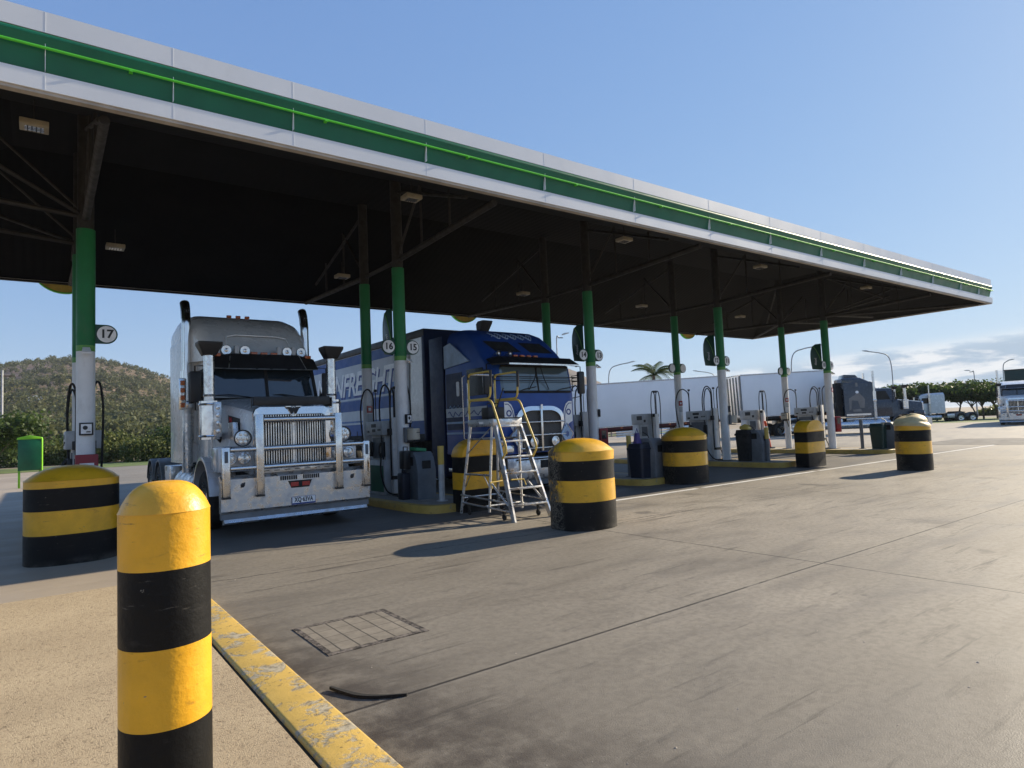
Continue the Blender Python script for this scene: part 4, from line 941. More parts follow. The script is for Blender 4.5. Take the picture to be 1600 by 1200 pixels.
    # exhaust stacks
    for s in (-1, 1):
        e = empty('exhaust_stack', (s*1.19, 3.14, 0), parent=R)
        b = MB(); b.cyl((0,0,.95),(0,0,2.3),.095,n=20); b.build('lower_pipe', M['alu'], e)
        b = MB(); b.cyl((0,0,2.25),(0,0,2.95),.115,n=20); b.lathe([(.12,2.22),(.14,2.3),(.12,2.36)], n=20, cap=False); b.build('shield', M['chrome'], e)
        b = MB()
        if stack_curved:
            p = [(0,0,2.9),(0,0,3.7),(0,0,3.95)] + [(0,.02+.26*(1-math.cos(a)),3.98+.44*math.sin(a)) for a in (.25,.5,.75,.95)]
            b.tube(curve(p, 5), .088, 18); 
        else: b.cyl((0,0,2.9),(0,0,4.45),.07,n=16)
        b.build('pipe', M['chrome'], e, 60)
        if stack_curved:
            b = MB(); b.tube([(0,.022,4.02),(0,.06,4.18),(0,.13,4.32),(0,.155,4.355)], .0895, 18); b.build('tip', M['matt'], e, 60)
    # air cleaners beside the cowl
    for s in (-1, 1):
        a = empty('air_cleaner', (s*1.12, 1.42, 0), parent=R)
        b = MB(); b.cyl((0,0,1.58),(0,0,2.26),.17,n=24); b.lathe([(.175,1.62),(.182,1.64),(.175,1.66)], n=24, cap=False); b.lathe([(.175,2.18),(.182,2.2),(.175,2.22)], n=24, cap=False); b.build('canister', M['chrome'], a)
        b = MB(); b.cyl((0,0,2.26),(0,0,3.10),.088,n=20); b.lathe([(.092,2.34),(.1,2.36),(.092,2.38)], n=20, cap=False); b.build('pipe', M['pol'], a)
        b = MB(); b.loft([[(x*.75,y*.75,3.08) for x,y in rrect(.30,.30,.05,3)],[(x,y+-.03,3.26) for x,y in rrect(.40,.36,.04,3)],[(x,y-.03,3.31) for x,y in rrect(.40,.36,.04,3)]]); b.build('ram_cap', M['black'], a)
        b = MB(); b.box(-.10*s-.06,-.10*s+.06,-.19,-.155,1.62,2.24,.01); 
        b.build('lamp_rail', M['alu'], a)
        if detail:
            for k in range(4):
                b = MB(); b.lathe([(.001,-.03),(.035,-.025),(.042,0)], (-.10*s,-.19,1.72+.14*k), n=12, ax='y', cap=False); b.build('marker_light', M['lens'], a)
        b = MB(); b.tube([(-s*.1,.1,1.7),(-s*.28,.2,1.5)], .05, 8); b.build('duct', M['matt'], a)
    # mirrors
    for s in (-1, 1):
        m_ = empty('mirror', (s*1.24, 2.02, 2.55), parent=R)
        b = MB(); b.tube([(-s*.25,.1,.42),(s*.0,.0,.40),(s*.0,0,-.42),(-s*.22,.1,-.40)], .013, 6); b.build('arm', M['matt'], m_)
        b = MB(); b.box(-.09,.09,-.035,.03,-.28,.30,.025); b.build('shell', M['black'], m_)
        b = MB(); b.box(-.075,.075,.031,.035,-.25,.27); b.build('glass', M['chrome'], m_, 0)
    if detail:
        b = MB(); b.box(-1.36,-1.24,2.93,2.99,2.18,2.80,.01); b.build('light_box', M['pol'], R)
        for k in range(4):
            b = MB(); b.box(-.04,.04,-.016,.0,-.045,.045,.006); b.build('marker_light', M['amber'], R, loc=(-1.30,2.928,2.27+.145*k))
    # headlamps
    for s in (-1, 1):
        for x in (.80, 1.02): round_lamp(R, s*x, .38, 1.245, .088)
        if detail: round_lamp(R, s*.86, .20, 1.58, .125, 'spotlight', True)
    # ---- bull bar
    if bull:
        B = empty('bull_bar', (0,0,0), parent=R)
        b = MB(); b.prism([(.02,.40),(.0,.43),(.0,.93),(.05,.985),(.14,.985),(.14,.40)], 'x', -1.25, 1.25); b.build('skirt', M['alu'], B, 20)
        b = MB(); b.box(-1.24,1.24,.045,.14,.30,.398); b.build('lower_strip', M['grey'], B)
        b = MB(); b.prism([(.05,.22),(.01,.25),(.04,.299),(.14,.299),(.14,.22)], 'x', -1.2, 1.2); b.build('lip', M['alu'], B, 20)
        b = MB(); b.box(-.60,.60,.02,.10,.99,1.085,.008); b.build('sill', M['alu'], B)
        b = MB()
        for k in range(7): b.box(-.56+k*.17-.03,-.56+k*.17+.06,.012,.018,1.025,1.035)
        for x0 in (-.33, .05):
            for k in range(8): b.box(x0+k*.036, x0+k*.036+.026, -.004, .002, .855, .925)
        b.prism([(-.20,.835),(.20,.835),(.15,.715),(-.15,.715)], 'y', -.006, .002)
        b.build('slot', M['matt'], B, 0)
        b = MB(); b.box(-.16,.16,-.013,-.008,.74,.81); b.build('red_lamp', M['red'], B, 0)
        b = MB(); b.box(-.03,.03,-.016,-.0135,.735,.815); b.build('lamp_divider', M['matt'], B, 0)
        for s in (-1, 1):
            b = MB(); b.prism(rrect(.125,.10,.02,3, s*.665, -.045), 'z', .66, 1.955, 0, .006); b.build('post', M['pol'], B)
            b = MB(); b.prism(rrect(.125,.08,.02,3, s*1.18, -.035), 'z', .66, 1.44, 0, .006); b.build('post', M['pol'], B)
            b = MB(); b.box(s*.665-.063,s*.665+.063,-.097,.0,.63,.659); b.build('foot', M['black'], B)
            b = MB(); b.box(s*1.18-.063,s*1.18+.063,-.077,.0,.63,.659); b.build('foot', M['black'], B)
            b = MB(); b.box(s*1.18-.027,s*1.18+.027,-.083,-.076,1.20,1.38,.004); b.build('side_lamp', M['slate'], B)
            b = MB(); b.lathe([(.001,-.02),(.03,-.015),(.035,0)], (s*.92,0,.83), n=12, ax='y', cap=False); b.tube([(s*.92-.03,-.02,.80),(s*.92,-.03,.80),(s*.92+.03,-.02,.87)], .008, 5); b.build('tow_ring', M['black'], B)
        b = MB()
        b.cyl((-.60,-.045,1.87),(.60,-.045,1.87),.045,n=16)
        for z in (1.40, 1.10):
            for x0, x1 in ((-1.117,-.728),(-.602,.602),(.728,1.117)): b.cyl((x0,-.045,z),(x1,-.045,z),.042,n=16)
        b.build('rail', M['pol'], B)
        if plate:
            p = empty('number_plate', (.05,-.008,.50), parent=B)
            b = MB(); b.box(-.20,.20,-.006,0,-.065,.065); b.build('backing', M['inkb'], p, 0)
            b = MB(); b.box(-.192,.192,-.009,-.0065,-.040,.060); b.build('face', M['plate'], p, 0)
            text_mesh('lettering', plate, .105, M['ink'], p, (0,-.011,.010), (PI/2,0,0), .0008, sx=.70, bold=.003, spacing=1.05)
    else:
        b = MB(); b.prism([(.1,.4),(.05,.45),(.05,.85),(.12,.9),(.3,.9),(.3,.4)], 'x', -1.2, 1.2); b.build('bumper', M['chrome'], R, 25)
    return R

T1 = prime_mover((3.57, 10.92, 0), 0, 'white and chrome bonneted prime mover with steel bull bar parked at pump 17', body='white', hoodm='hood', plate='XQ\u00b763VA', emblem=True)

# ---------------------------------------------------------------- blue cab-over truck
BT = empty('cabover_truck', (9.50, 11.75, 0), 0, 'deep blue cab-over prime mover with black visor and chrome grille, parked behind the platform ladder', 'truck')
def yfz(z):
    t = [(.9,0),(2.3,0),(2.95,.10),(3.15,.28),(3.4,.52),(3.65,.80),(3.85,1.05),(3.98,1.35),(4.05,1.7)]
    for (a, ya), (c, yc) in zip(t, t[1:]):
        if z <= c: return ya+(yc-ya)*(z-a)/(c-a)
    return t[-1][1]
def ring_cab(z, w, yb, r=.28):
    yf = yfz(z); p = []
    for i in range(7): a = PI + PI/2*i/6; p.append((-w+r+r*math.cos(a), yf+r+r*math.sin(a), z))
    for i in range(7): a = -PI/2 + PI/2*i/6; p.append((w-r+r*math.cos(a), yf+r+r*math.sin(a), z))
    return p + [(w, yb-.08, z), (w-.08, yb, z), (-w+.08, yb, z), (-w, yb-.08, z)]
b = MB(); b.loft([ring_cab(z, w_, 2.3) for z, w_ in ((.95,1.22),(1.6,1.22),(2.3,1.22),(2.7,1.215),(2.95,1.21),(3.15,1.20),(3.4,1.18),(3.65,1.15),(3.85,1.11),(3.98,1.04),(4.05,.92))]); cab = b.build('cab', M['blue'], BT, 40)
b = MB(); b.loft([ring_cab(4.05,.92,2.3), ring_cab(4.052,.3,2.25)], cap=True); b.build('roof_cap', M['blue'], cab, 40)
# screen
b = MB()
for s in (-1, 1): b.hull([(s*.02,-.012,2.40),(s*1.0,-.005,2.40),(s*1.14,.12,2.40),(s*1.13,.20,2.93),(s*.99,.085,2.95),(s*.02,.085,2.95)], [(0,1,4,5),(1,2,3,4)])
b.build('windscreen', M['glass2'], BT, 0)
b = MB(); b.prism([(-.022,2.38),(.075,2.97),(.10,2.97),(.01,2.38)], 'x', -.02, .02); b.box(-1.0,1.0,-.03,.01,2.345,2.39,.01); b.box(-1.0,1.0,.06,.12,2.95,3.0)
b.build('screen_frame', M['matt'], BT)
b = MB()
for z, y in ((2.72,-.03),(2.63,-.05)): b.tube([(-1.18,.25,z),(-1.15,.0,z),(-1.0,y,z),(1.0,y,z),(1.28,.02,z),(1.30,.25,z)], .011, 6)
for s in (-1, 1): b.tube([(s*.06,-.04,2.95),(s*.14,-.06,2.68),(s*.30,-.03,2.42)], .011, 6)
b.tube([(1.28,.02,2.78),(1.29,.02,2.40),(1.30,.25,2.40),(1.30,.25,2.78),(1.28,.02,2.78)], .011, 6)
b.build('stone_guard', M['matt'], BT)
for s in (-1, 1):
    b = MB(); x0 = s*.55; b.tube([(x0-.1,-.035,2.36),(x0+.1,-.05,2.43),(x0+.52*(1 if s > 0 else .9),-.03,2.49)], .011, 5); b.build('wiper', M['matt'], BT)
# visor
b = MB(); b.prism([(-.30,2.98),(-.30,3.01),(.02,3.19),(.30,3.21),(.30,3.15),(.06,3.13)], 'x', -1.05, 1.05)
for s in (-1, 1): b.hull([(s*1.055,-.30,2.98),(s*1.055,-.30,3.01),(s*1.055,.02,3.19),(s*1.055,.30,3.21),(s*1.28,.05,2.98),(s*1.28,.05,3.01),(s*1.24,.20,3.13),(s*1.23,.36,3.15)], [(0,1,5,4),(1,2,6,5),(2,3,7,6),(0,4,7,3)])
b.build('visor', M['black'], BT, 25)
b = MB(); b.box(-1.05,1.05,-.315,-.302,2.97,3.005); b.build('visor_trim', M['pol'], BT, 0)
# upper windows
b = MB()
for x0, x1 in ((-1.02,-.10),(.02,.90)):
    P = lambda x, z: (x, yfz(z)-.012, z)
    b.hull([P(x0+.16,3.36), P(x1-.0,3.36), P(x1-.18,3.64), P(x0-.0,3.64)], [(0,1,2,3)])
b.build('roof_window', M['matt'], BT, 0)
for x in (-.45,-.25,-.05,.15):
    b = MB(); b.box(-.06,.06,-.04,.04,0,.05,.012); b.build('marker_light', M['amber'], BT, loc=(x,.26,3.215))
for x in (-.95, -.62):
    e = empty('horn', (x,.22,3.28), parent=BT); e.scale = (.75,.75,.75)
    b = MB(); b.lathe([(.08,-.02),(.085,0),(.05,.10),(.02,.25)], n=18, ax='y', cap=False); b.lathe([(.001,0),(.04,-.01)], n=12, ax='y', cap=False); b.build('bell', M['alu'], e)
b = MB(); b.loft([[(x*.8,y*.8,4.0) for x,y in rrect(.3,.3,.05,3,-.55,2.0)],[(x,y,4.20) for x,y in rrect(.34,.30,.05,3,-.42,1.55)],[(x,y,4.26) for x,y in rrect(.32,.28,.05,3,-.42,1.5)]]); b.build('air_horn_box', M['black'], BT)
# side: door, window, sleeper panels
for s in (-1, 1):
    d = empty('door', (s*1.222, .80, 1.0), parent=BT)
    b = MB(); b.box(-.008,.008,-.46,.46,.0,1.28,.004); b.build('skin', M['blue'], d)
    b = MB(); b.prism([(-.42,1.34),(.40,1.34),(.40,1.98),(-.28,1.98)], 'x', -.006, .006); b.build('window', M['side_glass'], d, 0)
    b = MB(); b.tube([(s*.02,.47,.3),(s*.08,.49,.34),(s*.08,.49,1.8),(s*.02,.47,1.85)], .016, 6); b.build('handle', M['pol'], d)
    b = MB(); b.prism([(1.42,1.55),(2.18,1.55),(2.18,2.95),(1.42,2.95)], 'x', s*1.220-.004, s*1.220+.006); pn = b.build('side_panel', M['navy'], BT, 0)
    b = MB(); b.prism(rrect(.13,.36,.04,3,1.62,2.55), 'x', s*1.226-.004, s*1.226+.006); b.build('side_window', M['plate'], BT)
    b = MB(); b.prism([(1.05,3.18),(2.22,3.10),(2.22,3.66),(1.92,3.72)], 'x', s*1.21-.03, s*1.21+.004); b.build('decal', M['pblue'], BT, 0)
    b = MB(); b.lathe([(.09,0),(.15,0),(.15,.004),(.09,.004)], (s*1.216,1.95,3.42), n=22, ax='x', cap=False); b.box(s*1.216,s*1.22,1.70,1.76,3.28,3.58); b.build('badge', M['inkb'], BT, 0)
    for k, (z, h, mt) in enumerate(((1.86,.22,'tgrey'),(1.70,.05,'pblue'),(1.44,.05,'pblue'))):
        b = MB(); b.prism([(.35,z),(2.2,z),(2.2,z+h),(.35,z+h)], 'x', s*1.232-.003, s*1.232+.003); b.build('stripe', M[mt], BT, 0)
    b = MB(); r_ = np.random.RandomState(4+s); pts = [(s*1.237, 2.1-.085*i, 1.94+.06*math.sin(i*1.9)+.02*r_.randn()) for i in range(20)]; b.tube(pts, .012, 5); b.build('scroll', M['inkb'], BT)
    b = MB(); pts = [(s*1.228, 2.05-.06*i, 2.10+.05*math.sin(i*2.1)+.02*i/9) for i in range(10)]; b.tube(pts, .008, 5); b.build('scroll', M['pblue'], BT)
    b = MB(); b.box(s*1.16-.06,s*1.16+.06,.55,2.2,.52,.60,.01); b.box(s*1.16-.05,s*1.16+.05,.6,2.1,.93,.965,.008); b.build('step', M['pol'], BT)
    wheel(BT, s*1.07, 1.35, s)
    for y in (4.6, 5.95): wheel(BT, s*1.08, y, s, dual=True)
    m_ = empty('mirror', (s*1.42,.06,2.62), parent=BT)
    b = MB(); b.tube([(-s*.25,.12,.42),(0,0,.38),(0,0,-.36),(-s*.2,.12,-.40)], .014, 6); b.build('arm', M['matt'], m_)
    b = MB(); b.box(-.10,.10,-.05,.04,-.30,.26,.03); b.build('shell', M['black'], m_)
    b = MB(); b.box(-.085,.085,.041,.044,-.27,.23); b.build('glass', M['chrome'], m_, 0)
# roof scroll on the front
b = MB()
for k in range(3):
    pts = []
    for i in range(26):
        x = -.62+.05*i; z = 3.78 + .05*math.sin(i*1.3+k) + .035*k; pts.append((x, yfz(z)-.01, z))
    b.tube(pts, .016, 5)
b.build('scroll', M['pblue'], BT)
# front panel, white flashes, grille
for s in (-1, 1):
    pts = [(s*x, z) for x, z in ((1.02,2.14),(.92,2.14),(.83,2.08),(.77,1.97),(.735,1.8),(.73,1.26),(.77,1.26),(.80,1.46),(.87,1.58),(1.02,1.66))]
    e = empty('flash', (0,0,0), parent=BT)
    b = MB(); b.prism(pts if s > 0 else pts[::-1], 'y', -.012, -.004); b.build('ground', M['white'], e, 0)
    b = MB(); b.lathe([(.045,0),(.075,0),(.075,-.004),(.045,-.004)], (s*.90,-.013,1.88), n=24, ax='y', cap=False)
    b.tube([(s*x, -.014, z) for x, z in ((1.0,2.09),(.92,2.09),(.85,2.03),(.80,1.93),(.77,1.78),(.765,1.45))], .010, 5); b.build('motif', M['inkb'], e, 0)
g = empty('grille', (-.03,-.04,0), parent=BT)
def arch_out(w, z0, z1, r):
    p = [(-w, z0)]
    for i in range(9): a = PI - PI/2*i/8; p.append((-w+r+r*math.cos(a), z1-r*.62+r*.62*math.sin(a)))
    for i in range(9): a = PI/2 - PI/2*i/8; p.append((w-r+r*math.cos(a), z1-r*.62+r*.62*math.sin(a)))
    return p + [(w, z0)]
A = arch_out(.70,.98,2.03,.42); B_ = arch_out(.60,.98,1.93,.34)
b = MB()
for k in range(len(A)-1): b.hull([(A[k][0],-.05,A[k][1]),(A[k+1][0],-.05,A[k+1][1]),(B_[k+1][0],-.07,B_[k+1][1]),(B_[k][0],-.07,B_[k][1]),(A[k][0],.05,A[k][1]),(A[k+1][0],.05,A[k+1][1]),(B_[k+1][0],.05,B_[k+1][1]),(B_[k][0],.05,B_[k][1])], [(0,1,2,3),(0,4,5,1),(3,2,6,7)])
b.build('surround', M['chrome'], g, 60)
t = NT('grille_mesh'); v = t.coord(); x, y, z = t.sep(v)
fx = t.math('ABSOLUTE', t.math('SUBTRACT', t.math('FRACT', t.math('MULTIPLY', x, 40)), .5)); fz = t.math('ABSOLUTE', t.math('SUBTRACT', t.math('FRACT', t.math('MULTIPLY', z, 40)), .5))
t.set(Base_Color=t.mix(t.ramp(t.math('MAXIMUM', fx, fz), .36, .42), (.012,.012,.012), (.17,.165,.155)), Roughness=.6)
b = MB(); b.prism(B_, 'y', .0, .03); b.build('mesh', t.m, g, 0)
b = MB(); b.box(-.03,.03,-.085,-.02,.98,2.06,.008); b.obox((0,-.09,2.02),(.05,.02,.10)); b.build('bar', M['pol'], g)
b = MB()
for z in (1.66, 1.36, 1.06): b.cyl((-.70,-.10,z),(.70,-.10,z),.022,n=10)
b.build('cross_rail', M['pol'], BT)
for s in (-1, 1):
    e = empty('diamond_sign', (s*.74,-.10,1.35), parent=BT)
    b = MB(); q_ = .19; b.prism([(0,-q_*1.35),(q_,0),(0,q_*1.35),(-q_,0)], 'y', -.012, .0); b.build('plate', M['pblue'], e, 0)
    b = MB(); b.tube([(0,-.016,-q_*1.35),(q_,-.016,0),(0,-.016,q_*1.35),(-q_,-.016,0)], .014, 6, closed=True); b.build('edge', M['pol'], e)
    b = MB(); 
    for k, h in enumerate((.05, .07, .05)): b.box(-.05+k*.04,-.03+k*.04,-.017,-.0125,-h,h)
    b.build('print', M['inkb'], e, 0)
    round_lamp(BT, s*.32, -.15, 1.20, .10, 'spotlight')
    b = MB(); b.box(s*.98-.17,s*.98+.17,-.05,.06,.98,1.16,.03); b.build('headlight', M['lens'], BT)
b = MB(); pts = [(-1.2,.25),(-1.1,.0),(-.8,-.16),(.8,-.16),(1.1,.0),(1.2,.25),(1.2,.5),(-1.2,.5)]; b.prism(pts, 'z', .36, .86, 0, .03); bp = b.build('bumper', M['alu'], BT)
b = MB(); b.box(-.85,.85,-.175,-.161,.80,.83); b.box(-.16,.16,-.17,-.161,.60,.78); b.box(.25,.75,-.17,-.161,.60,.76); b.build('slot', M['matt'], bp, 0)
b = MB(); b.box(-1.1,1.1,-.10,.2,.22,.355); b.build('air_dam', M['slate'], BT)
e = empty('number_plate', (.50,-.165,.50), parent=BT)
b = MB(); b.box(-.19,.19,-.008,0,-.065,.065); b.build('backing', M['plate'], e, 0)
text_mesh('lettering', 'XB\u00b761CD'[:5], .12, M['ink'], e, (-.03,-.011,0), (PI/2,0,0), .0008, sx=.9)
b = MB()
for s in (-1, 1): b.box(s*.42-.05,s*.42+.05,1.0,6.8,.75,1.0)
b.box(-.9,.9,1.27,1.43,.45,.58); b.box(-.9,.9,4.5,4.7,.45,.58); b.box(-.8,.8,.4,2.2,.6,.95); b.build('chassis', M['matt'], BT)
for s in (-1, 1):
    b = MB(); b.prism([(2.32,.70),(3.0,.70),(3.0,3.95),(2.32,3.95)], 'x', s*1.20-.02, s*1.20+.02, 0, .008); b.build('side_fairing', M['navy'], BT)
    b = MB(); b.box(s*.62,s*1.18,2.4,3.6,.35,.95,.05); b.build('fuel_tank', M['navy'], BT)

# ---------------------------------------------------------------- curtain-side trailer
TR = empty('curtain_trailer', (9.53, 15.02, 0), 0, 'long blue and white curtain-side trailer lettered MAINFREIGHT behind the blue truck', 'trailer')
L = 13.2
b = MB(); b.box(-1.22,1.22,.02,L,1.48,4.10,.01); b.build('load_box', M['tgrey'], TR)
b = MB(); b.box(-1.25,1.25,-.01,.14,1.3,4.27,.03); b.build('headboard', M['navy'], TR)
b = MB(); b.box(-1.26,1.26,.0,L,4.10,4.30,.02); b.build('roof_rail', M['black'], TR)
b = MB(); b.box(-1.24,1.24,.1,L,1.28,1.47); b.box(-.5,.5,.5,L,.95,1.28); b.build('chassis', M['matt'], TR)
for s in (-1, 1):
    cu = empty('curtain', (s*1.222, 0, 0), parent=TR)
    def strip(z0, z1, mt, y0=.16, y1=L-.02, t0=.0, t1=.004, nm='stripe'):
        b = MB(); b.box(min(s*t0,s*t1), max(s*t0,s*t1), y0, y1, z0, z1); return b.build(nm, M[mt], cu, 0)
    strip(3.78,4.08,'tblue',1.9); strip(3.70,3.775,'tgrey',1.9); strip(2.62,3.02,'midblue',1.9); strip(3.02,3.695,'tgrey',1.9); strip(2.64,2.70,'tgrey',1.9,L-.02,.0045,.008)
    strip(2.28,2.615,'tblue',1.9); strip(1.96,2.275,'tgrey',1.9); strip(1.90,1.955,'midblue',1.9); strip(1.84,1.895,'tgrey',1.9); strip(1.48,1.835,'tblue',.16)
    # gathered pale end of the curtain
    b = MB(); rings = []
    for i in range(30):
        y = .95 + .92*i/29; rings.append([(s*(.004+.020*(1+math.sin(i*1.35))), y, 1.86), (s*(.004+.020*(1+math.sin(i*1.35+.6))), y-.05, 3.0), (s*(.004+.016*(1+math.sin(i*1.35+1.6))), y-.1, 4.07)])
    b.loft(rings, cap=False, closed=False); b.build('gathers', M['tgrey'], cu, 60)
    strip(1.84,4.08,'white',.18,.92,0,.004,'end_panel')
    for k in range(9):
        b = MB(); y = 2.2+k*1.22; b.box(min(s*.005,s*.014), max(s*.005,s*.014), y-.018, y+.018, 1.36, 1.62); b.build('buckle', M['black'], cu, 0)
    rot = (PI/2, 0, -PI/2) if s < 0 else (PI/2, 0, PI/2)
    for mt, dz, off in (('inkb', -.07, .006), ('plate', 0, .010)):
        text_mesh('lettering', 'MAINFREIGHT', 1.06, M[mt], cu, (s*off, 5.1 + (-.06 if dz else 0), 3.12+dz), rot, .0015, shear=.28, bold=.022, spacing=.93)
    for y in (9.6, 10.9, 12.2): wheel(TR, s*1.06, y, s, dual=True)
    b = MB(); b.box(s*.75-.06,s*.75+.06,2.3,2.45,.25,1.28); b.box(s*.75-.12,s*.75+.12,2.25,2.5,.2,.25); b.build('landing_leg', M['matt'], TR)
b = MB()
for y in (9.6, 10.9, 12.2): b.box(-.9,.9,y-.07,y+.07,.45,.58)
b.box(-.5,.5,9.2,12.6,.6,.95); b.build('axle', M['matt'], TR)

# ---------------------------------------------------------------- platform ladder
LD = empty('platform_ladder', (6.74, 8.63, 0), 0, 'aluminium platform step ladder with yellow handrails standing before the blue truck', 'ladder')
dy = lambda z: .0 + z*.385
for s in (-1, 1):
    b = MB(); xb, xt = s*.40, s*.27
    b.prism([(-.045,0),(.06,0),(dy(1.62)+.06,1.62),(dy(1.62)-.045,1.62)], 'x', -.017, .017); o = b.build('stile', M['alu'], LD); 
    for v in o.data.vertices: v.co.x += xb + (xt-xb)*v.co.z/1.62
for k in range(6):
    z = .26+.268*k; w_ = .40+(.27-.40)*z/1.62
    b = MB(); b.box(-w_+.015, w_-.015, dy(z)-.05, dy(z)+.06, z-.02, z+.012, .004); b.build('tread', M['alu'], LD)
b = MB(); b.box(-.32,.32,.62,1.44,1.60,1.735,.008); b.build('platform', M['alu'], LD)
b = MB(); b.box(-.30,.30,.60,.66,1.735,1.75); b.box(-.30,.30,.60,1.42,1.736,1.742); b.build('tread_mat', M['black'], LD, 0)
b = MB(); b.box(-.325,-.321,.92,1.06,1.65,1.69); b.build('label_plate', M['plate'], LD, 0)
for s in (-1, 1):
    b = MB(); b.tube([(s*.30,1.38,1.62),(s*.42,1.62,0.02)], .027, 8); b.tube([(s*.29,.70,1.62),(s*.36,.78,.10)], .023, 8); b.build('leg', M['alu'], LD)
    b = MB()
    b.tube([(s*.31,1.40,1.38),(s*.30,.68,1.38)], .018, 8); b.tube([(s*.37,1.52,.74),(s*.33,.72,.74)], .020, 8)
    b.tube([(s*.35,1.46,1.1),(s*.30,.72,1.58)], .012, 6); b.tube([(s*.37,1.52,.5),(s*.35,1.36,.74)], .010, 6); b.tube([(s*.34,.75,.5),(s*.34,.95,.74)], .010, 6)
    b.tube([(s*.42,1.58,.22),(s*.38,.12,.16)], .018, 8); b.tube([(s*.42,1.60,.36),(s*.38,.14,.30)], .016, 8); b.tube([(s*.41,1.6,.12),(s*.38,1.36,.36)], .010, 6)
    b.tube([(s*.39,.62,.60),(s*.39,.16,.26)], .018, 8); b.build('brace', M['alu'], LD)
    b = MB(); b.tube([(s*.37,.64,.52),(s*.37,.70,.62),(s*.10,.72,.63)], .014, 6); b.build('lever', M['rail'], LD)
    # handrails
    b = MB(); b.tube(fillet([(s*.30,1.40,1.62),(s*.30,1.40,2.58),(s*.30,.66,2.58),(s*.30,.70,2.10),(s*.30,1.36,2.10)], .10), .018, 8); b.build('handrail', M['rail'], LD, 60)
    b = MB(); b.tube(fillet([(s*.31,1.40,1.85),(s*.31,1.38,2.09),(s*.31,.66,2.07),(s*.33,.22,1.20),(s*.33,.36,1.04)], .10), .019, 8); b.build('handrail', M['rail'], LD, 60)
    b = MB(); b.tube([(s*.30,.665,2.30),(s*.30,.665,2.60)], .026, 8); b.tube([(s*.30,1.40,2.48),(s*.30,1.40,2.60)], .026, 8); b.build('grip', M['black'], LD)
    b = MB(); b.tube([(s*.30,1.42,1.4),(s*.30,1.42,2.42)], .018, 8); b.build('upright', M['alu'], LD)
    for y in (.32, 1.42):
        e = empty('caster', (s*.37, y, 0), parent=LD)
        b = MB(); b.lathe([(.05,-.014),(.055,-.01),(.055,.01),(.05,.014)], (0,0,.055), n=16, ax='x'); b.build('wheel', M['rubber'], e)
        b = MB(); b.box(-.02,.02,-.02,.02,.09,.20); b.build('fork', M['black'], e)
b = MB(); b.bm.free()
for (x, y, z) in ((.40,1.60,.30),(.30,1.40,1.38),(.30,1.41,2.58),(.39,.85,.2)):
    b = MB(); b.tube([(-x,y,z),(x,y,z)], .017, 8); b.build('cross_bar', M['alu'], LD)
b = MB(); b.box(-.16,.20,.98,1.22,1.743,1.95,.02); b.tube([(-.10,1.1,1.95),(-.10,1.1,2.02),(.14,1.1,2.02),(.14,1.1,1.95)], .012, 6); b.tube([(.05,1.0,1.95),(.14,.9,2.3)], .012, 6)
tag(b.build('tool_crate', M['black'], loc=(6.74,8.63,0)), 'small black tool crate resting on the ladder platform', 'crate')
# ---------------------------------------------------------------- background vehicles
def box_trailer(x, y, rz, L, z0, tilt, label, mt='trailer', h=3.05, axles=(), red=True, gap=True):
    r = empty('box_trailer', (x, y, z0), rz, label, 'trailer', 'white box trailers in the far lane' if mt == 'trailer' else None); r.rotation_euler.x = tilt
    b = MB(); b.box(-1.25,1.25,0,L,1.28,1.28+h,.03); b.build('box', M[mt], r)
    b = MB(); b.box(-1.27,1.27,-.02,L+.02,1.28+h,1.36+h,.015); b.box(-1.27,1.27,-.02,L+.02,1.20,1.279); b.build('rail', M['alu'] if mt == 'trailer' else M['matt'], r, 30)
    b = MB(); b.box(-.5,.5,.3,L,.85,1.2); b.box(-1.24,1.24,.2,L,1.02,1.195); b.build('chassis', M['trail_red'] if red else M['matt'], r)
    b = MB()
    for k in range(int(L/1.2)):
        for s in (-1, 1): b.box(s*1.262-.006, s*1.262+.006, .6+k*1.2-.07, .6+k*1.2+.07, 1.08, 1.16)
    b.build('side_marker', M['amber'], r, 0)
    for s in (-1, 1):
        for a in axles: wheel(r, s*1.06, a, s, dual=True, z=.52-z0)
        b = MB(); b.box(s*.95-.3,s*.95+.3,2.6,3.6,.45,.95,.03); b.build('tool_box', M['alu'], r)
        if L > 9:
            for zz in (.45,.62,.79):
                b = MB(); b.box(s*1.15-.02,s*1.15+.02,4.2,8.2,zz,zz+.09); b.build('side_guard', M['plate'], r, 0)
    if gap:
        b = MB()
        for k in range(5): b.box(-1.15+k*.5,-1.05+k*.5,L+.02,L+.09,1.4,1.2+h)
        for s in (-1, 1): b.box(s*1.22-.05,s*1.22+.05,L+.02,L+.10,1.3,1.28+h)
        b.build('door_bar', M['grey'], r, 0)
    return r
RZ = 1.036
box_trailer(41.15, 29.55, RZ, 13.5, .22, -.030, 'long white box trailer with dark red chassis, rear one of the far pair', axles=(9.6,10.9,12.2), gap=False)
box_trailer(48.45, 25.25, RZ, 7.05, .38, -.022, 'shorter white box trailer coupled right behind the dark sleeper prime mover', axles=(4.2,5.5), red=False)
prime_mover((50.4, 19.0, .1), .68, 'dark slate prime mover with picture on its sleeper and twin straight stacks, far lane', 'prime movers in the far lanes', body='slatet', hoodm='slatet', bull=False, detail=False, stack_curved=False, tall=True, step=True, visor=False)
T2 = [o for o in COL.objects if o.name.startswith('prime_mover') and o.parent is None][-1]; T2.scale = (1, 1.12, .96)
b = MB(); b.prism([(3.40,1.22),(4.80,1.22),(4.80,1.36),(3.40,1.36)], 'x', -1.240, -1.222); b.build('step_guard', M['chrome'], T2, 0)
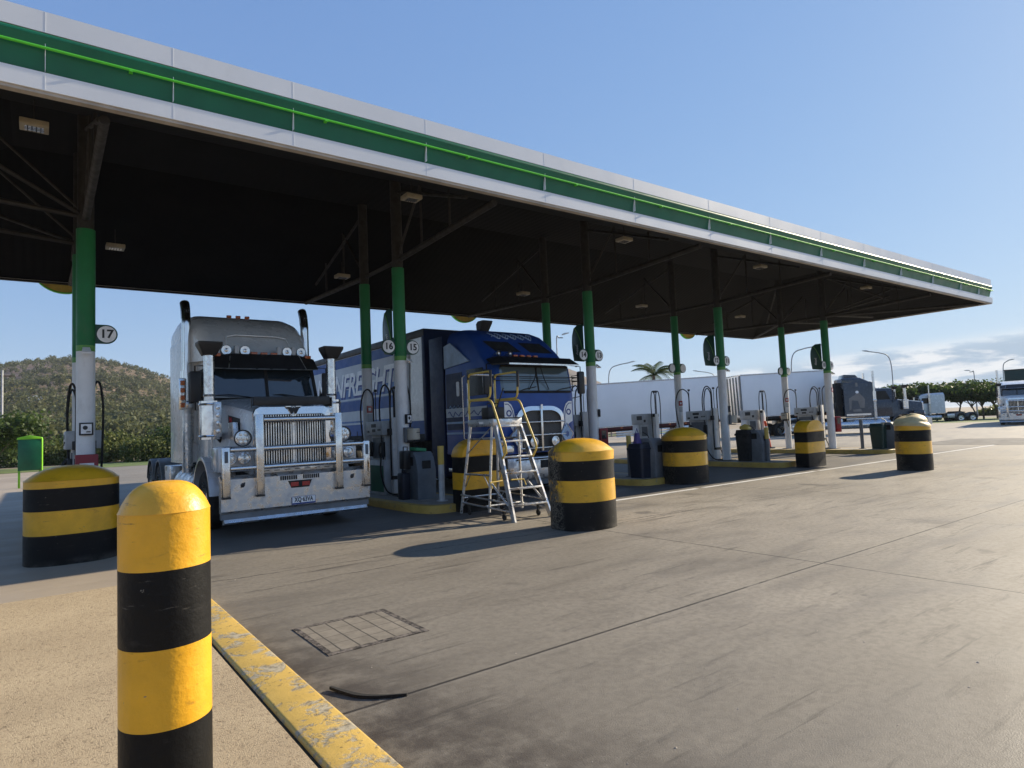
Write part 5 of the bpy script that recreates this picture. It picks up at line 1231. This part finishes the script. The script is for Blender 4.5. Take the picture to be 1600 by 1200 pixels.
b = MB(); b.prism([(3.75,1.75),(4.0,1.8),(4.1,2.3),(4.45,2.35),(4.5,1.7),(4.62,1.62),(4.6,2.5),(4.25,2.75),(4.05,2.95),(3.8,2.6),(3.7,2.4)], 'x', -1.228, -1.2215)
b.prism([(3.9,1.5),(4.4,1.5),(4.42,1.68),(3.95,1.7)], 'x', -1.228, -1.2215); b.prism(rrect(.12,.30,.02,2,4.12,3.5), 'x', -1.228, -1.2215); b.build('decal', M['tanimg'], T2, 0)
b = MB(); b.lathe([(.001,0),(.10,0),(.10,-.004),(.001,-.004)], (-1.2285,4.12,2.95), n=16, ax='x'); b.build('decal', M['plate'], T2, 0)
b = MB(); b.cyl((-1.04,2.35,.55),(-1.04,6.3,.55),.30,n=20); b.cyl((-1.0,2.35,.98),(-1.0,4.8,.98),.12,n=14); b.build('side_tank', M['pol'], T2)
b = MB(); b.box(-.8,.8,4.9,5.25,1.2,3.7,.03); b.build('rear_fairing', M['matt'], T2)
b = MB(); b.prism([(3.9,4.03),(4.75,4.05),(4.7,4.30),(4.05,4.24)], 'x', -.8, .8, 0, .02); b.build('roof_wing', M['slatet'], T2)
prime_mover((81.5, 33.8, -.2), math.radians(-128), 'pale silver prime mover without a trailer, facing left before the tree row', 'prime movers in the far lanes', body='hood', hoodm='hood', bull=False, detail=False, stack_curved=False, tall=False)
prime_mover((60.6, 16.45, 0), math.radians(-75), 'white prime mover with bull bar facing this way at the far right edge', 'prime movers in the far lanes', body='white', hoodm='white', bull=True, detail=False, stack_curved=False, tall=False)
box_trailer(66.6, 17.55, math.radians(-78), 12, .0, 0, 'dark green box trailer behind the white prime mover at the far right edge', mt='bingreen', h=3.2, axles=(8.5,9.8), red=False, gap=False)

# ---------------------------------------------------------------- foliage
def leaf_cloud(rs, blobs, size, aspect=1.5, up_=.25):
    """many leaf faces spread through the volume of several clumps"""
    V, F = [], []
    for (c, rad, n) in blobs:
        d = rs.normal(size=(n, 3)); d /= np.linalg.norm(d, axis=1)[:, None]
        rr = rs.uniform(.35, 1.0, n)**.6
        wob = 1 + .28*np.sin(d[:, 0]*5+c[0]*3)*np.cos(d[:, 1]*4+c[1]*2) + .12*rs.normal(size=n)
        p = np.asarray(c) + d*np.asarray(rad)*(rr*wob)[:, None]
        nn = d*.6 + rs.normal(size=(n, 3))*.7; nn[:, 2] += up_; nn /= np.linalg.norm(nn, axis=1)[:, None]
        t = np.cross(nn, rs.normal(size=(n, 3))); t /= np.linalg.norm(t, axis=1)[:, None]
        q = np.cross(nn, t); s = size*rs.uniform(.6, 1.4, n)[:, None]
        a, b_ = t*s*aspect*.5, q*s*.5
        k = len(V)*4
        quad = np.stack([p-a, p+b_*1.0, p+a, p-b_], 1)
        V.append(quad.reshape(-1, 3)); 
    V = np.concatenate(V); F = np.arange(len(V)).reshape(-1, 4)
    return V, F
def tree(name, loc, h, w_, label, cat, seed, lm, group, trunk_h=.35, nb=9, leaf=.28, n=260, flat=.55):
    rs = np.random.RandomState(seed); r = empty(name, loc, 0, label, cat, group)
    b = MB(); th = h*trunk_h; base = .028*h; tops = []
    lean = rs.normal(0, .06*h, 2)
    tr = curve([(0,0,-.3),(lean[0]*.3,lean[1]*.3,th*.5),(lean[0],lean[1],th),(lean[0]*1.4,lean[1]*1.4,h*.75)], 4)
    b.tube(tr, [base*(1-.75*i/(len(tr)-1)) for i in range(len(tr))], 8)
    blobs = []
    for i in range(nb):
        a = 2*PI*i/nb + rs.uniform(-.4, .4); q = rs.uniform(.25, .95)*w_/2; zz = h*rs.uniform(.66, .90) if trunk_h > .1 else h*rs.uniform(.3,.75)
        c = (lean[0]+q*math.cos(a), lean[1]+q*math.sin(a), zz - q*.15); rad = rs.uniform(.20, .32)*w_
        blobs.append((c, (rad, rad, rad*flat*(1.0 if trunk_h > .1 else 1.3)), n)); 
        if trunk_h > .1: b.tube(curve([(lean[0],lean[1],th*rs.uniform(.8,1.1)),(lean[0]+q*.5*math.cos(a),lean[1]+q*.5*math.sin(a),(th+zz)*.5),c],3), [base*.45,base*.4,base*.35,base*.3,base*.25,base*.2,base*.12][:7], 5)
    blobs.append(((lean[0],lean[1],h*.8), (w_*.26,w_*.26,h*.17), n))
    b.build('trunk', M['bark'], r, 60)
    V, F = leaf_cloud(rs, blobs, leaf); np_mesh('crown', V, F, lm, r)
    return r
TL = ['broad umbrella tree left of the silver prime mover','dark umbrella tree behind the silver prime mover roof','spreading tree just right of the silver prime mover','low forked tree in the middle of the far row','slender dark tree right of the forked tree','round topped tree with open trunk in the far row','wide tree with pale sky gaps near the right edge','dark tree behind the white prime mover at the right edge']
for i, (x, y, h, w_) in enumerate(((84.4,34.7,4.9,6.0),(86.0,33.4,5.0,5.5),(87.9,32.0,4.6,5.0),(90.1,30.4,4.9,6.2),(91.4,29.0,4.1,4.0),(92.5,28.6,4.4,4.6),(94.0,27.6,5.1,7.0),(95.6,26.2,4.6,5.5))):
    tree('umbrella_tree', (x, y, -.1), h, w_, TL[i], 'tree', 40+i, M['lf_dark'], 'umbrella trees behind the far lanes', .42, 9, .24, 300, .36)
for i, (x, y, h, w_, wh) in enumerate(((118,46,1.3,4,'pale bush beyond the umbrella trees, leftmost'),(122,36,1.2,4,'pale bush beyond the umbrella trees, middle'),(124,28,1.3,4,'pale bush beyond the umbrella trees, rightmost'))):
    tree('bush', (x, y, -.1), h, w_, wh, 'bush', 70+i, M['lf_bush'], 'bushes beyond the far road', .05, 8, .4, 220)
# left-hand hedge of shrubs before the hill, and a bush by the road
HL = ['low dark shrub left of the leftmost column','rounded shrub behind the green bin box','shrub directly behind the leftmost column','pale shrub just right of the leftmost column','middle shrub between the column and the white truck','dense shrub left of the white truck sleeper','shrub against the white truck sleeper edge','shrub half behind the white truck sleeper']
for i, (x, y, h, w_) in enumerate(((-1.4,65,2.6,4.2),(.7,64.5,1.9,3.6),(2.4,67,2.9,4.6),(4.0,62.5,2.3,3.0),(5.5,64,2.9,3.4),(7.2,60.5,2.1,4.4),(9.1,61.5,3.3,4.0),(11.4,60,2.6,5))):
    tree('shrub', (x, y, -.2), h, w_, HL[i], 'shrub', 100+i, M['lf_bush'] if i in (3, 5) else M['lf_dark' if i in (0, 2, 6) else 'lf_bush'], 'shrubs along the road under the hill', .08, 10, .15, 300, .8)
tree('roadside_tree', (-2.3,54,-.1), 3.9, 5.2, 'dense dark leafy tree at the left edge beside the green bin box', 'tree', 120, M['lf_dark'], None, .22, 10, .16, 620, .85)
# woodland bits beyond the trailers at the left of the palm
for i, (x, y, h) in enumerate(((40.5,48,6.0),(44,50,5.6),(37.5,50.5,6.4))):
    tree('scrub_tree', (x, y, -.1), h, 5, ['brown-green scrub tree behind the trailer beside column 13','dark scrub tree left of the palm','dry scrub tree behind the blue truck mirror'][i], 'tree', 140+i, M['lf_dry'] if i != 1 else M['lf_bush'], 'scrub trees behind the white trailers', .3, 8, .26, 260)
# palm
rs = np.random.RandomState(9); r = empty('palm_tree', (46.4,40.1,.75), 0, 'palm with arching fronds rising above the white trailer', 'palm tree')
b = MB(); b.tube([(0,0,-.2),(.05,0,2.5),(0,.05,5.0)], [.2,.16,.13], 10); b.build('trunk', M['bark'], r)
V, F = [], []
for k in range(15):
    a = 2*PI*k/15 + rs.uniform(-.15,.15); el = rs.uniform(.2, 1.35); Lf = rs.uniform(2.5, 3.2); pts = []
    for i in range(13):
        t = i/12; hor = Lf*t*math.cos(el*(1-t*.35)); z = 5.0 + Lf*(math.sin(el)*t*1.05 - .95*t*t*(.55+.4*math.cos(el))); pts.append(np.array((hor*math.cos(a), hor*math.sin(a), z)))
    side = np.array((-math.sin(a), math.cos(a), 0))
    for i in range(1, 13):
        for s in (-1, 1):
            for j in (0, .5):
                p = pts[i-1]*(1-j)+pts[i]*j; dirn = pts[i]-pts[i-1]; dirn /= np.linalg.norm(dirn)
                l = .62*math.sin(PI*(.12+.84*(i-1+j)/12)); tip = p + side*s*l*.75 + dirn*l*.45 + np.array((0,0,-l*.5))
                k0 = len(V); V += [p-dirn*.055, p+dirn*.055, tip+dirn*.01, tip-dirn*.01]; F.append((k0,k0+1,k0+2,k0+3))
np_mesh('frond', V, F, M['lf_palm'], r)

# ---------------------------------------------------------------- hills
def profile(az, tab):
    a = [t[0] for t in tab]; return np.interp(az, a, [t[1] for t in tab])
def hill(name, tab, az0, az1, r0, r1, na, nr, mt, seed, rough):
    rs = np.random.RandomState(seed); azs = np.radians(np.linspace(az0, az1, na)); fr = np.linspace(0, 1.5, nr)
    A, Fq = np.meshgrid(azs, fr, indexing='ij')
    el = np.tan(np.radians(profile(np.degrees(A), tab)))
    R = r0 + (r1-r0)*Fq
    top = el*r1
    s = np.clip(Fq, 0, 1); sh = s*s*(3-2*s)*.55 + s**1.5*.45
    Z = 1.6*np.clip(Fq*3,0,1) + top*sh*np.where(Fq > 1, 1-(Fq-1)*.9, 1)
    nz = np.zeros_like(Z)
    for fq, am in ((.018, 1.), (.045, .5), (.11, .28), (.25, .14)):
        ph = rs.uniform(0, 6.28, 6); X, Y = R*np.cos(A), R*np.sin(A)
        nz += am*(np.sin(X*fq+ph[0]+2*np.sin(Y*fq*.7+ph[1]))*np.cos(Y*fq*1.1+ph[2]+1.5*np.sin(X*fq*.6+ph[3])))
    Z = Z + nz*rough*np.clip(Fq*2, 0, 1)*(1-.55*np.clip((Fq-.8)*5, 0, 1)) - .2
    V = np.stack([R*np.cos(A), R*np.sin(A), Z], -1).reshape(-1, 3)
    i, j = np.meshgrid(np.arange(na-1), np.arange(nr-1), indexing='ij'); k = (i*nr+j).ravel()
    F = np.stack([k, k+nr, k+nr+1, k+1], 1)
    o = np_mesh(name, V, F, mt, smooth=True); tag(o, kind='structure'); return V.reshape(na, nr, 3)
tabA = [(60,.4),(66,1.3),(70,2.1),(75,3.0),(78,3.7),(81.5,4.75),(83.2,5.4),(84.4,5.75),(86,6.05),(87.2,6.22),(88.4,6.18),(90,5.95),(92,5.5),(93,5.05),(95,4.6),(100,4),(110,3),(125,1.2)]
HV = hill('hill', tabA, 58, 125, 110, 720, 300, 120, M['hill'], 3, 2.6)
tabB = [(38,.3),(42,1.3),(44.5,2.9),(46,3.7),(47.6,4.6),(50,5.2),(54,5.2),(58,4.4),(63,3),(70,1)]
hill('hill', tabB, 37, 72, 700, 1500, 120, 40, M['hill'], 5, 9)
# woodland on the near hill: reads as one mass
rs = np.random.RandomState(21); na, nr = HV.shape[:2]; blobs = []
for k in range(5200):
    a = rs.uniform(.18, .62)*(na-1); q = rs.uniform(.02, .70)*(nr-1)
    i, j = int(a), int(q); p = HV[i, j]*(1-(a-i)) + HV[i+1, j]*(a-i)
    dist = math.hypot(p[0], p[1]); rocky = math.sin(p[0]*.027+1.0)*math.cos(p[2]*.06+.4) 
    if p[2] > 34 and rocky > -.15 and rs.rand() < .85: continue
    hh = rs.uniform(1.9, 4.2)*(1.1 if p[2] < 16 else .8)
    blobs.append(((p[0], p[1], p[2]+hh*.8), (hh*.55, hh*.55, hh*.6), 34))
V, F = leaf_cloud(rs, blobs, .72, 1.3)
tag(np_mesh('hill_woodland', V, F, M['lf_hill']), 'olive woodland scattered over the near hill', None, None, 'stuff')
rs = np.random.RandomState(22); blobs = []
for k in range(700):
    a = rs.uniform(.18, .62)*(na-1); q = rs.uniform(.02, .45)*(nr-1); i, j = int(a), int(q); p = HV[i, j]
    hh = rs.uniform(1.2, 2.6); blobs.append(((p[0], p[1], p[2]+hh*.8), (hh*.7, hh*.7, hh*.6), 40))
V, F = leaf_cloud(rs, blobs, .6, 1.3)
tag(np_mesh('hill_scrub', V, F, M['lf_dry']), 'dry yellow scrub on the lower hill', None, None, 'stuff')

# ---------------------------------------------------------------- lamps, poles, small buildings, green box
def lamp_post(x, y, h, arm, az_, label, head=True):
    r = empty('street_lamp', (x, y, 0), az_, label, 'street lamp', 'street lamps round the yard')
    b = MB(); b.cyl((0,0,0),(0,0,h*.5),.10,.075,10); b.build('pole', M['galv'], r)
    b = MB(); b.tube(curve([(0,0,h*.5),(0,0,h*.8),(.12*arm,0,h*.95),(.45*arm,0,h*1.0),(arm,0,h*1.03)] if arm > .6 else [(0,0,h*.5),(0,0,h*.98),(arm*.4,0,h),(arm,0,h)], 6), .055, 8); b.build('arm', M['galv'], r, 60)
    b = MB(); b.loft([[(arm-.1,-.08,h*1.03-.05),(arm-.1,.08,h*1.03-.05),(arm-.1,.08,h*1.03+.05),(arm-.1,-.08,h*1.03+.05)],[(arm+.25,-.16,h*1.04-.07),(arm+.25,.16,h*1.04-.07),(arm+.25,.14,h*1.04+.06),(arm+.25,-.14,h*1.04+.06)],[(arm+.6,-.08,h*1.045-.03),(arm+.6,.08,h*1.045-.03),(arm+.6,.08,h*1.045+.02),(arm+.6,-.08,h*1.045+.02)]]); b.build('head', M['palegrey'], r)
    return r
lamp_post(50.1,49.7,7.7,2.4,math.radians(-38),'curved street lamp left of the palm, arm reaching right')
lamp_post(56.6,32.3,7.6,2.6,math.radians(-38),'curved street lamp above the white trailers, arm behind the sail sign')
lamp_post(74.8,31.2,7.8,2.4,math.radians(142),'curved street lamp behind the dark prime mover, arm reaching left')
lamp_post(105.7,33.4,6.4,.5,math.radians(100),'short straight lamp above the tree row')
lamp_post(102.9,29.2,7.2,.7,math.radians(-80),'straight lamp nearest the right edge of the yard')
lamp_post(78.0,56.0,8.0,2.6,math.radians(142),'distant curved lamp just right of column eleven sleeve, arm reaching left')
lamp_post(39.0,45.2,9.6,.6,math.radians(-40),'thin pole lamp behind the rear column right of the blue truck')
r = empty('power_pole', (-3.6,101.8,0), 0, 'timber power pole at the left edge before the hill', 'pole')
b = MB(); b.cyl((0,0,0),(0,0,11.2),.16,.12,10); b.build('shaft', M['galv'], r)
b = MB(); b.box(-1.1,1.1,-.06,.06,10.4,10.55); b.build('cross_arm', M['bark'], r)
for x, y, z, w_, lb in ((4.95,183,3.6,3.2,'tiny white shed on the lower hill left of the leftmost column'),(-.85,311,18.4,4.6,'tiny white tank building higher on the hill')):
    r = empty('white_shed', (x, y, z), 0, lb, 'shed'); b = MB(); b.box(-w_/2,w_/2,-2,2,-2,1.9); b.build('wall', M['hwhite'], r, 0)
    b = MB(); b.prism([(-w_/2-.2,1.9),(w_/2+.2,1.9),(w_/2*.1,2.7)], 'y', -2.2, 2.2); b.build('roof', M['hwhite'], r, 0)
r = empty('sign_box', (-.24,31.2,0), math.radians(-4), 'dark green box on lime legs standing at the left beyond the oval bollard', 'sign box')
b = MB(); b.box(-.36,.36,-.17,.17,.66,1.86,.01); b.build('body', M['boxg'], r)
b = MB(); b.prism([(-.40,1.861),(.40,1.861),(.38,1.93),(0,2.02),(-.38,1.93)], 'y', -.20, .20, 0, .008); b.box(.361,.40,-.19,.19,.64,1.86,.005); b.build('frame', M['boxl'], r)
for x in (-.33, .33):
    b = MB(); b.box(x-.03,x+.03,-.1,-.04,0,.66,.005); b.box(x-.03,x+.03,.04,.1,0,.66,.005); b.build('leg', M['boxl'], r)

# ---------------------------------------------------------------- air
b = MB(); b.box(-1800, 1800, -1800, 1800, -1.02, 190); hz = tag(b.build('haze', plain('haze_air', (1,1,1)), smooth=0), kind='stuff')
hm = hz.data.materials[0]; hn = hm.node_tree.nodes; hn.remove(hn['Principled BSDF'])
pv = hn.new('ShaderNodeVolumePrincipled'); pv.inputs['Color'].default_value = (.80,.88,1,1); pv.inputs['Density'].default_value = .00017; pv.inputs['Anisotropy'].default_value = 0.
hm.node_tree.links.new(pv.outputs[0], hn['Material Output'].inputs['Volume'])
